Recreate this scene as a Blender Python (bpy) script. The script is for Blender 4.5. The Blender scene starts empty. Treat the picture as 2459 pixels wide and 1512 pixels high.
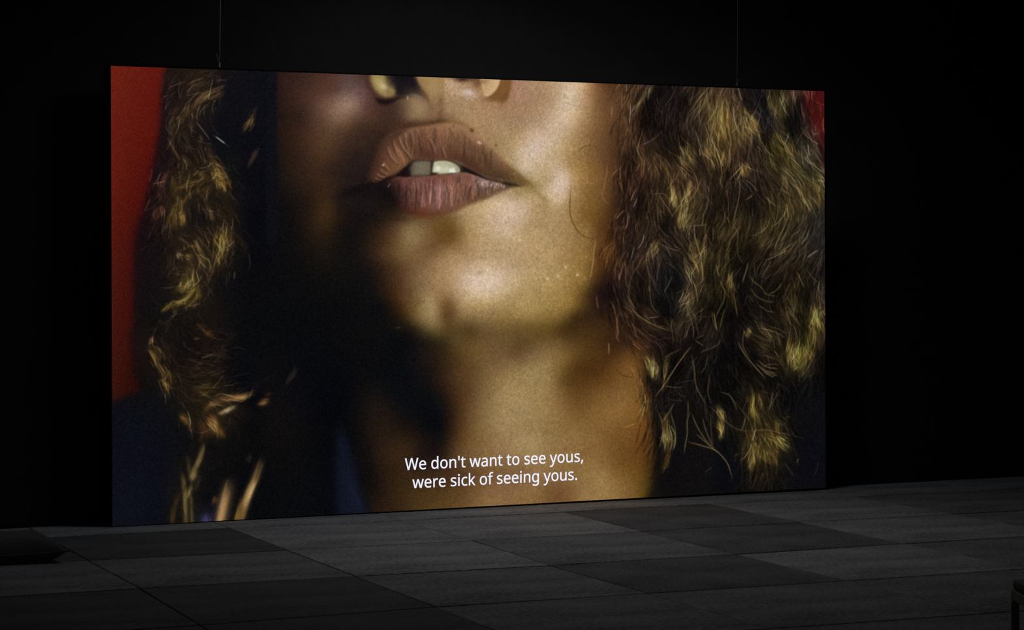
import bpy, bmesh, math, random, time
import numpy as np
from mathutils import Matrix, Vector

random.seed(4)
SC = bpy.context.scene
COL = SC.collection

# ---------------------------------------------------------------- camera, world, lights, exposure
EYE = 1.4                                  # camera height
FPX, HORIZON, YAW, ROLL, CXP = 5242.2, 654.05, 0.402633, -0.003588, 1229.5
cam_data = bpy.data.cameras.new('camera')
cam = bpy.data.objects.new('camera', cam_data); COL.objects.link(cam)
cam_data.sensor_width = 36.0
cam_data.lens = FPX / 2459.0 * 36.0
cam_data.shift_y = (HORIZON - 756.0) / 2459.0
cam_data.clip_end = 100
cam.matrix_world = Matrix.Translation((0, 0, EYE)) @ Matrix.Rotation(-YAW, 4, 'Z') @ Matrix.Rotation(math.pi / 2, 4, 'X') @ Matrix.Rotation(ROLL, 4, 'Z')
SC.camera = cam

w = bpy.data.worlds.new('world'); SC.world = w; w.use_nodes = True
w.node_tree.nodes['Background'].inputs[0].default_value = (0, 0, 0, 1)
w.node_tree.nodes['Background'].inputs[1].default_value = 0.0

SC.view_settings.view_transform = 'Standard'
SC.view_settings.look = 'None'
SC.view_settings.exposure = 0.0
SC.view_settings.gamma = 1.0
SC.view_settings.use_curve_mapping = False

SCR = Vector((2.69362, 11.97805, 0.0))       # foot of the screen's left edge
SANG = 0.022652
SDIR = Vector((math.cos(SANG), math.sin(SANG), 0)); SNRM = Vector((math.sin(SANG), -math.cos(SANG), 0))   # along it, and towards the room
SW, SH = 4.6326, 2.5525

def area_light(name, loc, target, sx, sy, power, color=(1, 1, 1), spread=180):
    L = bpy.data.lights.new(name, 'AREA'); L.shape = 'RECTANGLE'; L.size = sx; L.size_y = sy; L.energy = power; L.color = color
    L.spread = math.radians(spread)
    o = bpy.data.objects.new(name, L); COL.objects.link(o); o.location = loc
    o.rotation_euler = (Vector(target) - Vector(loc)).to_track_quat('-Z', 'Y').to_euler()
    return o

mid = SCR + SDIR * (SW * 0.56)
# three dim unseen lamps, added to fill in floor, foreground and rear wall
area_light('floor_fill', (mid.x - 0.5, mid.y - 1.25, 3.8), (mid.x - 0.55, mid.y - 1.6, 0), 1.6, 0.6, 11.0, (0.97, 0.975, 1.0), 152)  # added lamp: lifts the floor to neutral grey beyond the screen's own light
area_light('foreground_fill', (2.6, 0.6, 4.7), (3.2, 7.0, 0), 1.2, 1.2, 3.0, (0.96, 0.98, 1.0), 100)  # added lamp on the camera side: lifts foreground floor and stool leg
area_light('rear_wall_fill', (mid.x - 0.1, mid.y + 0.155, 1.55), (mid.x - 0.1, mid.y + 0.165, 4.0), 3.9, 0.06, 14.0, (0.97, 1.0, 1.0))  # added strip hidden behind the panel, makes the glow on the wall above

# ---------------------------------------------------------------- helpers
def mesh_obj(name, verts, faces, mat=None, parent=None, smooth=False, loc=None):
    me = bpy.data.meshes.new(name); me.from_pydata([tuple(v) for v in verts], [], faces); me.update()
    if mat: me.materials.append(mat)
    if smooth:
        for p in me.polygons: p.use_smooth = True
    o = bpy.data.objects.new(name, me); COL.objects.link(o)
    if parent: o.parent = parent
    if loc is not None: o.location = loc
    return o

def bm_obj(name, bm, mat=None, parent=None, smooth=False, loc=None):
    me = bpy.data.meshes.new(name); bm.normal_update(); bm.to_mesh(me); bm.free()
    if mat: me.materials.append(mat)
    if smooth:
        for p in me.polygons: p.use_smooth = True
    o = bpy.data.objects.new(name, me); COL.objects.link(o)
    if parent: o.parent = parent
    if loc is not None: o.location = loc
    return o

def add_box(bm, lo, hi, bevel=0.0, rot=None, at=None):
    r = bmesh.ops.create_cube(bm, size=1.0)
    vs = r['verts']
    lo = Vector(lo); hi = Vector(hi)
    for v in vs: v.co = Vector((lo[i] + (v.co[i] + 0.5) * (hi[i] - lo[i]) for i in range(3)))
    if bevel > 0:
        es = {e for v in vs for e in v.link_edges}
        bmesh.ops.bevel(bm, geom=list(es), offset=bevel, segments=2, affect='EDGES', profile=0.6)

def box(name, lo, hi, mat, parent=None, bevel=0.0, loc=None):
    bm = bmesh.new(); add_box(bm, lo, hi, bevel); return bm_obj(name, bm, mat, parent, loc=loc)

def tube(bm, pts, rad, seg=8, cap=True):
    pts = [Vector(p) for p in pts]; rings = []
    n = len(pts)
    for i, p in enumerate(pts):
        t = (pts[min(i + 1, n - 1)] - pts[max(i - 1, 0)]).normalized()
        a = t.cross(Vector((0, 1, 0.03))).normalized(); b = t.cross(a).normalized()
        r = rad[i] if isinstance(rad, (list, tuple)) else rad
        rings.append([bm.verts.new(p + (a * math.cos(2 * math.pi * k / seg) + b * math.sin(2 * math.pi * k / seg)) * r) for k in range(seg)])
    for A, B in zip(rings, rings[1:]):
        for k in range(seg): bm.faces.new((A[k], A[(k + 1) % seg], B[(k + 1) % seg], B[k]))
    if cap:
        bm.faces.new(rings[0][::-1]); bm.faces.new(rings[-1])

def empty(name, loc, rz=0.0):
    o = bpy.data.objects.new(name, None); COL.objects.link(o); o.location = loc; o.rotation_euler = (0, 0, rz); o.empty_display_size = 0.1
    return o

def tag(o, label, cat, group=None):
    o['label'] = label; o['category'] = cat
    if group: o['group'] = group

def struct(o): o['kind'] = 'structure'; return o

def mat(name, color, rough=0.8, spec=0.3, noise=None, bump=0.0, metallic=0.0, contrast=0.25, stretch=(1, 1, 1), detail=4):
    m = bpy.data.materials.new(name); m.use_nodes = True; nt = m.node_tree; N = nt.nodes; Lk = nt.links
    b = N['Principled BSDF']
    b.inputs['Roughness'].default_value = rough; b.inputs['Specular IOR Level'].default_value = spec; b.inputs['Metallic'].default_value = metallic
    b.inputs['Base Color'].default_value = (*color, 1)
    if noise:
        tc = N.new('ShaderNodeTexCoord'); mp = N.new('ShaderNodeMapping'); mp.inputs['Scale'].default_value = stretch
        Lk.new(tc.outputs['Object'], mp.inputs[0])
        nz_ = N.new('ShaderNodeTexNoise'); nz_.inputs['Scale'].default_value = noise; nz_.inputs['Detail'].default_value = detail; nz_.inputs['Roughness'].default_value = 0.65
        Lk.new(mp.outputs[0], nz_.inputs['Vector'])
        n2 = N.new('ShaderNodeTexNoise'); n2.inputs['Scale'].default_value = noise / 28.0; n2.inputs['Detail'].default_value = 3
        Lk.new(mp.outputs[0], n2.inputs['Vector'])
        ad = N.new('ShaderNodeMath'); ad.operation = 'MULTIPLY_ADD'; ad.inputs[1].default_value = 0.45
        Lk.new(n2.outputs['Fac'], ad.inputs[0]); Lk.new(nz_.outputs['Fac'], ad.inputs[2])
        r = N.new('ShaderNodeMapRange'); r.inputs['From Min'].default_value = 0.45; r.inputs['From Max'].default_value = 1.0
        r.inputs['To Min'].default_value = 1 - contrast; r.inputs['To Max'].default_value = 1 + contrast
        Lk.new(ad.outputs[0], r.inputs['Value'])
        mx = N.new('ShaderNodeVectorMath'); mx.operation = 'SCALE'; mx.inputs[0].default_value = color
        Lk.new(r.outputs[0], mx.inputs['Scale']); Lk.new(mx.outputs[0], b.inputs['Base Color'])
        if bump:
            bp = N.new('ShaderNodeBump'); bp.inputs['Strength'].default_value = bump; bp.inputs['Distance'].default_value = 0.004
            Lk.new(nz_.outputs['Fac'], bp.inputs['Height']); Lk.new(bp.outputs[0], b.inputs['Normal'])
    return m

M_TILE = [mat('pale_grey_carpet', (0.30, 0.30 * 1.06, 0.30 * 1.14), 0.95, 0.15, 120, 0.5, contrast=0.9, stretch=(0.35, 1, 1)),
          mat('mid_grey_carpet', (0.22, 0.22 * 1.06, 0.22 * 1.14), 0.95, 0.15, 120, 0.5, contrast=0.9, stretch=(0.35, 1, 1)),
          mat('dark_coarse_carpet', (0.15, 0.15 * 1.06, 0.15 * 1.14), 1.0, 0.1, 75, 1.0, contrast=0.9),
          mat('dark_smooth_carpet', (0.12, 0.12 * 1.06, 0.12 * 1.14), 0.95, 0.15, 120, 0.4, contrast=0.7, stretch=(0.35, 1, 1))]
M_BASE = mat('black_subfloor', (0.008, 0.008, 0.008), 0.9, 0.1, 30)
M_WALL = mat('black_wall_paint', (0.030, 0.030, 0.030), 0.95, 0.1, 14, 0.1, contrast=0.15)
M_SIDE = mat('black_side_wall', (0.01, 0.01, 0.01), 0.95, 0.1, 14, 0.1, contrast=0.15)
M_PANEL = mat('black_screen_cloth', (0.006, 0.006, 0.006), 0.85, 0.1, 300, 0.1)
M_WIRE = mat('grey_steel_wire', (0.5, 0.5, 0.5), 0.6, 0.4, 400, 0.1)
M_CLIP = mat('bright_steel_clip', (0.9, 0.9, 0.9), 0.35, 0.8, 200, 0.0)
M_CUSH = mat('charcoal_cotton', (0.07, 0.07, 0.072), 0.9, 0.25, 260, 0.5, contrast=0.3)
M_CUSHP = mat('charcoal_piping', (0.07, 0.07, 0.07), 0.85, 0.25, 260, 0.3, contrast=0.3)
for _m in (M_CUSH, M_CUSHP):
    _m.node_tree.nodes['Principled BSDF'].inputs['Sheen Weight'].default_value = 0.6; _m.node_tree.nodes['Principled BSDF'].inputs['Sheen Roughness'].default_value = 0.35
M_STOOL = mat('grey_upholstery', (0.25, 0.25, 0.25), 0.9, 0.2, 260, 0.5)
M_SFRAME = mat('grey_painted_steel', (0.4, 0.4, 0.4), 0.5, 0.4, 60, 0.1)

# ---------------------------------------------------------------- the room
FX0, FX1, FY0, FY1, CEIL = -5.0, 12.5, -3.0, 12.8, 5.2
WALLY = lambda x: SCR.y + 0.21 + (x - SCR.x) * math.tan(SANG)
floor = struct(box('floor', (FX0, FY0, -0.10), (FX1, FY1, -0.009), M_BASE))
wall = struct(mesh_obj('wall_back', [(x, y, z) for z in (-0.1, CEIL) for x, y in ((FX0, WALLY(FX0)), (FX1, WALLY(FX1)), (FX1, WALLY(FX1) + 0.2), (FX0, WALLY(FX0) + 0.2))],
         [(0, 1, 5, 4), (1, 2, 6, 5), (2, 3, 7, 6), (3, 0, 4, 7), (4, 5, 6, 7), (3, 2, 1, 0)], M_WALL))
struct(box('wall_front', (FX0, FY0 - 0.2, -0.1), (FX1, FY0, CEIL), M_SIDE))
struct(box('wall_left', (FX0 - 0.2, FY0 - 0.2, -0.1), (FX0, FY1 + 0.2, CEIL), M_SIDE))
struct(box('wall_right', (FX1, FY0 - 0.2, -0.1), (FX1 + 0.2, FY1 + 0.2, CEIL), M_SIDE))
struct(box('ceiling', (FX0 - 0.2, FY0 - 0.2, CEIL), (FX1 + 0.2, FY1 + 0.2, CEIL + 0.2), M_SIDE))

# ---- carpet tiles, laid a little out of true
GX, GY, GA, GB = 2.26937, 11.64508, 1.0, 1.04333
D = {(1,0):(.003,.027),(2,0):(-.017,-.027),(3,0):(.005,-.028),(4,0):(-.008,.018),(0,1):(.003,.040),(1,1):(.010,.015),(2,1):(.012,-.012),(3,1):(-.008,-.019),(4,1):(-.014,-.025),
     (0,2):(.010,.040),(1,2):(.012,.008),(2,2):(-.019,-.026),(3,2):(-.010,-.031),(4,2):(-.028,-.026),(0,3):(-.009,-.018),(1,3):(.014,.029),(2,3):(-.001,.012),(3,3):(-.006,-.018),(0,0):(.0,.03),(4,3):(-.01,-.02)}
def corner(i, j):
    if j >= 6: d = (0, 0)
    else: d = D[(min(max(i, 0), 4), min(max(j, 0), 3))]
    return Vector((GX + GA * i + d[0], GY - GB * j + d[1], 0))
# tone of each tile: 0 pale, 1 mid, 2 dark and coarse, 3 dark and smooth
TONE = {(0,0):3,(1,0):0,(2,0):0,(3,0):2,(4,0):0,(5,0):1,(6,0):1,(-1,0):3,
        (-1,1):1,(0,1):1,(1,1):0,(2,1):1,(3,1):2,(4,1):0,(5,1):1,
        (-1,2):3,(0,2):3,(1,2):1,(2,2):2,(3,2):0,(4,2):1,(-2,1):3,
        (-1,3):3,(0,3):3,(1,3):1,(2,3):1,(3,3):1,(4,3):3,(-1,4):3}
def tone(i, j):
    if j < 0: return 0
    return TONE.get((i, j), 1 if (i * 7 + j * 3) % 4 else 3)
rt = random.Random(12)
for j in range(-3, 9):
    for i in range(-4, 9):
        cs = [corner(i, j + 1), corner(i + 1, j + 1), corner(i + 1, j), corner(i, j)]     # near-left, near-right, far-right, far-left
        cs = [c.copy() for c in cs]
        for c in cs:
            if c.y > WALLY(c.x) - 0.004: c.y = WALLY(c.x) - 0.004
        if cs[3].y - cs[0].y < 0.03: continue
        if cs[0].y < FY0 + 0.05: continue
        cx = sum((c.x for c in cs)) / 4; cy = sum((c.y for c in cs)) / 4
        g = 0.0030; rise = [rt.uniform(0.0006, 0.0030) if n < 2 else rt.uniform(-0.0014, 0.0004) for n in range(4)]
        V = []
        def ring(inset, z, k):
            for n, c in enumerate(cs):
                sx = 1 if n in (0, 3) else -1; sy = 1 if n in (0, 1) else -1
                V.append((c.x - cx + sx * inset, c.y - cy + sy * inset * 1.5, z + rise[n] * k))
        ring(g, -0.0088, 0); ring(g, -0.0030, 1); ring(g + 0.002, -0.0006, 1); ring(g + 0.01, 0.0, 1)
        F = []
        for k in range(3):
            for n in range(4): F.append((4 * k + n, 4 * k + (n + 1) % 4, 4 * k + 4 + (n + 1) % 4, 4 * k + 4 + n))
        F.append((12, 13, 14, 15)); F.append((3, 2, 1, 0))
        t = mesh_obj('floor_tile', V, F, M_TILE[tone(i, j)], floor, loc=(cx, cy, 0))
        if tone(i, j) == 2: t['label'] = 'darker, coarse-piled grey carpet tile'

# ---------------------------------------------------------------- the hanging screen
screen = empty('projection_screen', SCR, SANG)
tag(screen, 'huge hanging projection screen showing a close-up of lips, chin and curly hair', 'screen')
bm = bmesh.new(); add_box(bm, (-0.010, 0.0, 0.001), (SW + 0.012, 0.035, SH + 0.008), 0.002); bm_obj('screen_panel', bm, M_PANEL, screen)
for nm, lo, hi in (('frame_rail', (-0.02, 0.036, SH - 0.05), (SW + 0.02, 0.075, SH - 0.005)), ('frame_rail', (-0.02, 0.036, 0.002), (SW + 0.02, 0.075, 0.045)),
                   ('frame_post', (-0.02, 0.036, 0.046), (0.02, 0.075, SH - 0.051)), ('frame_post', (SW - 0.02, 0.036, 0.046), (SW + 0.02, 0.075, SH - 0.051))):
    box(nm, lo, hi, M_PANEL, screen)

# ---------------------------------------------------------------- film frame (painted with numpy)
X0, Y0, PW, PH = 258.0, 150.0, 1736, 1126          # frame of the hand-placed coordinates

def gblur(a, s, s2=None):
    """separable gaussian blur"""
    for ax, sg in ((0, s), (1, s if s2 is None else s2)):
        if sg < 0.2: continue
        r = max(1, int(math.ceil(2.8 * sg)))
        k = np.exp(-0.5 * (np.arange(-r, r + 1) / sg) ** 2); k /= k.sum()
        n = a.shape[ax]
        pad = [(0, 0)] * a.ndim; pad[ax] = (r, r)
        p = np.pad(a, pad, mode='edge')
        out = np.zeros_like(a)
        for i, w in enumerate(k):
            sl = [slice(None)] * a.ndim; sl[ax] = slice(i, i + n)
            out += np.float32(w) * p[tuple(sl)]
        a = out
    return a

def upsample(a, f):
    """bilinear upsample of a coarse grid by an integer factor, cropped to the frame"""
    ys = np.minimum(np.arange(PH) / f, a.shape[0] - 1.001); xs = np.minimum(np.arange(PW) / f, a.shape[1] - 1.001)
    yi = ys.astype(int); xi = xs.astype(int)
    fy = (ys - yi)[:, None]; fx = (xs - xi)[None, :]
    if a.ndim == 3: fy = fy[..., None]; fx = fx[..., None]
    A = a[yi][:, xi]; B = a[yi][:, xi + 1]; Cc = a[yi + 1][:, xi]; D = a[yi + 1][:, xi + 1]
    return ((A * (1 - fx) + B * fx) * (1 - fy) + (Cc * (1 - fx) + D * fx) * fy).astype(np.float32)

def field(pts, f=8, smooth=0.02):
    """thin-plate field through scattered (x, y, v...) points"""
    P = np.array(pts, float)
    xy = P[:, :2] / 100.0; V = P[:, 2:]
    n = len(P)
    d2 = ((xy[:, None] - xy[None]) ** 2).sum(-1)
    K = 0.5 * d2 * np.log(d2 + 1e-9) ; K += np.eye(n) * smooth
    Q = np.c_[np.ones(n), xy]
    A = np.block([[K, Q], [Q.T, np.zeros((3, 3))]])
    w = np.linalg.solve(A, np.r_[V, np.zeros((3, V.shape[1]))])
    gy, gx = np.mgrid[0:PH // f + 2, 0:PW // f + 2]
    g = np.stack([(X0 + gx * f) / 100.0, (Y0 + gy * f) / 100.0], -1).reshape(-1, 2)
    out = np.zeros((len(g), V.shape[1]))
    for i in range(0, len(g), 8000):
        q = g[i:i + 8000]
        dd = ((q[:, None] - xy[None]) ** 2).sum(-1)
        out[i:i + 8000] = (0.5 * dd * np.log(dd + 1e-9)) @ w[:n] + np.c_[np.ones(len(q)), q] @ w[n:]
    return upsample(out.reshape(PH // f + 2, PW // f + 2, -1), f)

def spline(p, step=1.0):
    """Catmull-Rom through points, resampled densely"""
    p = np.array(p, float)
    if len(p) == 2:
        n = max(2, int(np.hypot(*(p[1] - p[0])) / step))
        t = np.linspace(0, 1, n)[:, None]
        return p[0] * (1 - t) + p[1] * t
    q = np.vstack([2 * p[0] - p[1], p, 2 * p[-1] - p[-2]])
    out = []
    for i in range(1, len(q) - 2):
        a, b, c, d = q[i - 1:i + 3]
        n = max(2, int(np.hypot(*(c - b)) / step))
        t = (np.arange(n) / n)[:, None]
        out.append(0.5 * (2 * b + (c - a) * t + (2 * a - 5 * b + 4 * c - d) * t ** 2 + (3 * b - a - 3 * c + d) * t ** 3))
    out.append(q[-2][None])
    return np.vstack(out)

def polymask(p, soft, curved=True):
    if curved:
        p = np.array(p, float); p = spline(np.vstack([p, p[:1]]), 4.0)[:-1]
    else: p = np.array(p, float)
    x = p[:, 0] - X0; y = p[:, 1] - Y0
    m = np.zeros((PH, PW), np.float32)
    x2 = np.roll(x, -1); y2 = np.roll(y, -1)
    y_lo = max(0, int(y.min()) - 1); y_hi = min(PH - 1, int(y.max()) + 1)
    if y_hi <= y_lo: return m
    cols = np.arange(PW) + 0.0
    for r in range(y_lo, y_hi + 1):
        for sub in (0.25, 0.75):
            yy = r - 0.5 + sub
            c = ((y <= yy) & (y2 > yy)) | ((y2 <= yy) & (y > yy))
            if not c.any(): continue
            xs = np.sort(x[c] + (yy - y[c]) / (y2[c] - y[c]) * (x2[c] - x[c]))
            for a, b in zip(xs[::2], xs[1::2]):
                m[r] += 0.5 * np.clip(cols + 0.5 - a, 0, 1) * np.clip(b - cols + 0.5, 0, 1)
    pd = int(3 * soft) + 4
    a, b = max(0, y_lo - pd), min(PH, y_hi + pd); c0, c1 = max(0, int(x.min()) - pd), min(PW, int(x.max()) + pd)
    m[a:b, c0:c1] = softblur(m[a:b, c0:c1].copy(), soft)
    return m

def softblur(m, s):
    if s > 6:                                   # blur wide masks on a coarse grid
        f = 4
        h, w = (m.shape[0] // f) * f, (m.shape[1] // f) * f
        c = m[:h, :w].reshape(h // f, f, w // f, f).mean((1, 3))
        c = gblur(c, s / f)
        ys = np.clip((np.arange(m.shape[0]) - (f - 1) / 2) / f, 0, c.shape[0] - 1.001)
        xs = np.clip((np.arange(m.shape[1]) - (f - 1) / 2) / f, 0, c.shape[1] - 1.001)
        yi = ys.astype(int); xi = xs.astype(int); fy = (ys - yi)[:, None]; fx = (xs - xi)[None]
        return ((c[yi][:, xi] * (1 - fx) + c[yi][:, xi + 1] * fx) * (1 - fy) +
                (c[yi + 1][:, xi] * (1 - fx) + c[yi + 1][:, xi + 1] * fx) * fy).astype(np.float32)
    return gblur(m, s)

class Canvas:
    def __init__(s, img): s.a = img.astype(np.float32)
    def mix(s, m, col, alpha=1.0):
        m = (m * alpha)[..., None]
        s.a += (np.asarray(col, np.float32) - s.a) * m
    def poly(s, p, col, soft=1.0, alpha=1.0, curved=True):
        s.mix(polymask(p, soft, curved), col, alpha)
    def blob(s, x, y, rx, ry, ang, col, alpha=1.0, k=1.0):
        """gaussian dab; rx along ang (degrees, 0 = right, 90 = down); k > 1 flattens its top"""
        R = int(3.0 * max(rx, ry)) + 2
        x0 = max(0, int(x - X0) - R); x1 = min(PW, int(x - X0) + R); y0 = max(0, int(y - Y0) - R); y1 = min(PH, int(y - Y0) + R)
        if x1 <= x0 or y1 <= y0: return
        gy, gx = np.mgrid[y0:y1, x0:x1]
        dx = gx + X0 - x; dy = gy + Y0 - y
        c, sn = math.cos(math.radians(ang)), math.sin(math.radians(ang))
        q = ((dx * c + dy * sn) / rx) ** 2 + ((-dx * sn + dy * c) / ry) ** 2
        m = (alpha * np.exp(-0.5 * q ** k)).astype(np.float32)[..., None]
        s.a[y0:y1, x0:x1] += (np.asarray(col, np.float32) - s.a[y0:y1, x0:x1]) * m
    def strands(s, L, sigma, taper=None):
        """L: list of (points, colour or per-point colours, alpha); one blurred layer"""
        xs = []; ys = []; ws = []; cs = []
        for p, col, al in L:
            n = len(p)
            if n < 2: continue
            seg = np.hypot(*(np.diff(p, axis=0).T)); seg = np.append(seg, seg[-1])
            t = np.linspace(0, 1, n)
            tap = np.clip(np.minimum(t, 1 - t) * 5, 0, 1) ** 0.7 if taper is None else np.sin(np.pi * np.clip(t, 0.001, 0.999)) ** taper
            xs.append(p[:, 0] - X0); ys.append(p[:, 1] - Y0); ws.append(al * tap * seg)
            cs.append(np.broadcast_to(np.asarray(col, float), (n, 3)))
        if not xs: return
        x = np.concatenate(xs); y = np.concatenate(ys); w = np.concatenate(ws); c = np.concatenate(cs)
        ok = (x > 0) & (x < PW - 2) & (y > 0) & (y < PH - 2)
        x, y, w, c = x[ok], y[ok], w[ok], c[ok]
        if len(x) == 0: return
        pad = int(3 * sigma) + 3
        bx0 = max(0, int(x.min()) - pad); bx1 = min(PW, int(x.max()) + pad + 2); by0 = max(0, int(y.min()) - pad); by1 = min(PH, int(y.max()) + pad + 2)
        bw, bh = bx1 - bx0, by1 - by0
        xi = x.astype(int); yi = y.astype(int); fx = x - xi; fy = y - yi
        acc = np.zeros((4, bw * bh))
        for ox, oy, ww in ((0, 0, (1 - fx) * (1 - fy)), (1, 0, fx * (1 - fy)), (0, 1, (1 - fx) * fy), (1, 1, fx * fy)):
            idx = (yi + oy - by0) * bw + xi + ox - bx0
            q = w * ww
            acc[3] += np.bincount(idx, q, bw * bh)
            for k in range(3): acc[k] += np.bincount(idx, q * c[:, k], bw * bh)
        acc = np.ascontiguousarray(acc.reshape(4, bh, bw).transpose(1, 2, 0)).astype(np.float32)
        g = gblur(acc, sigma)
        W = g[..., 3:] + 1e-6
        al = 1 - np.exp(-np.minimum(W * 2.5066 * math.sqrt(sigma ** 2 + 0.15), 6.0))
        S = s.a[by0:by1, bx0:bx1]
        S += (g[..., :3] / W - S) * al

RNG = np.random.default_rng(7)

def nz(sx, sy=None, seed=0):
    """unit-variance smooth noise with grain sizes sx, sy"""
    n = np.random.default_rng(seed).standard_normal((PH, PW)).astype(np.float32)
    if max(sx, sy or sx) > 5:
        f = 4
        n = np.random.default_rng(seed).standard_normal((PH // f + 2, PW // f + 2)).astype(np.float32)
        n = gblur(n, (sy or sx) / f, sx / f); n /= n.std()
        return upsample(n, f)
    n = gblur(n, sy or sx, sx); return n / n.std()

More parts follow.
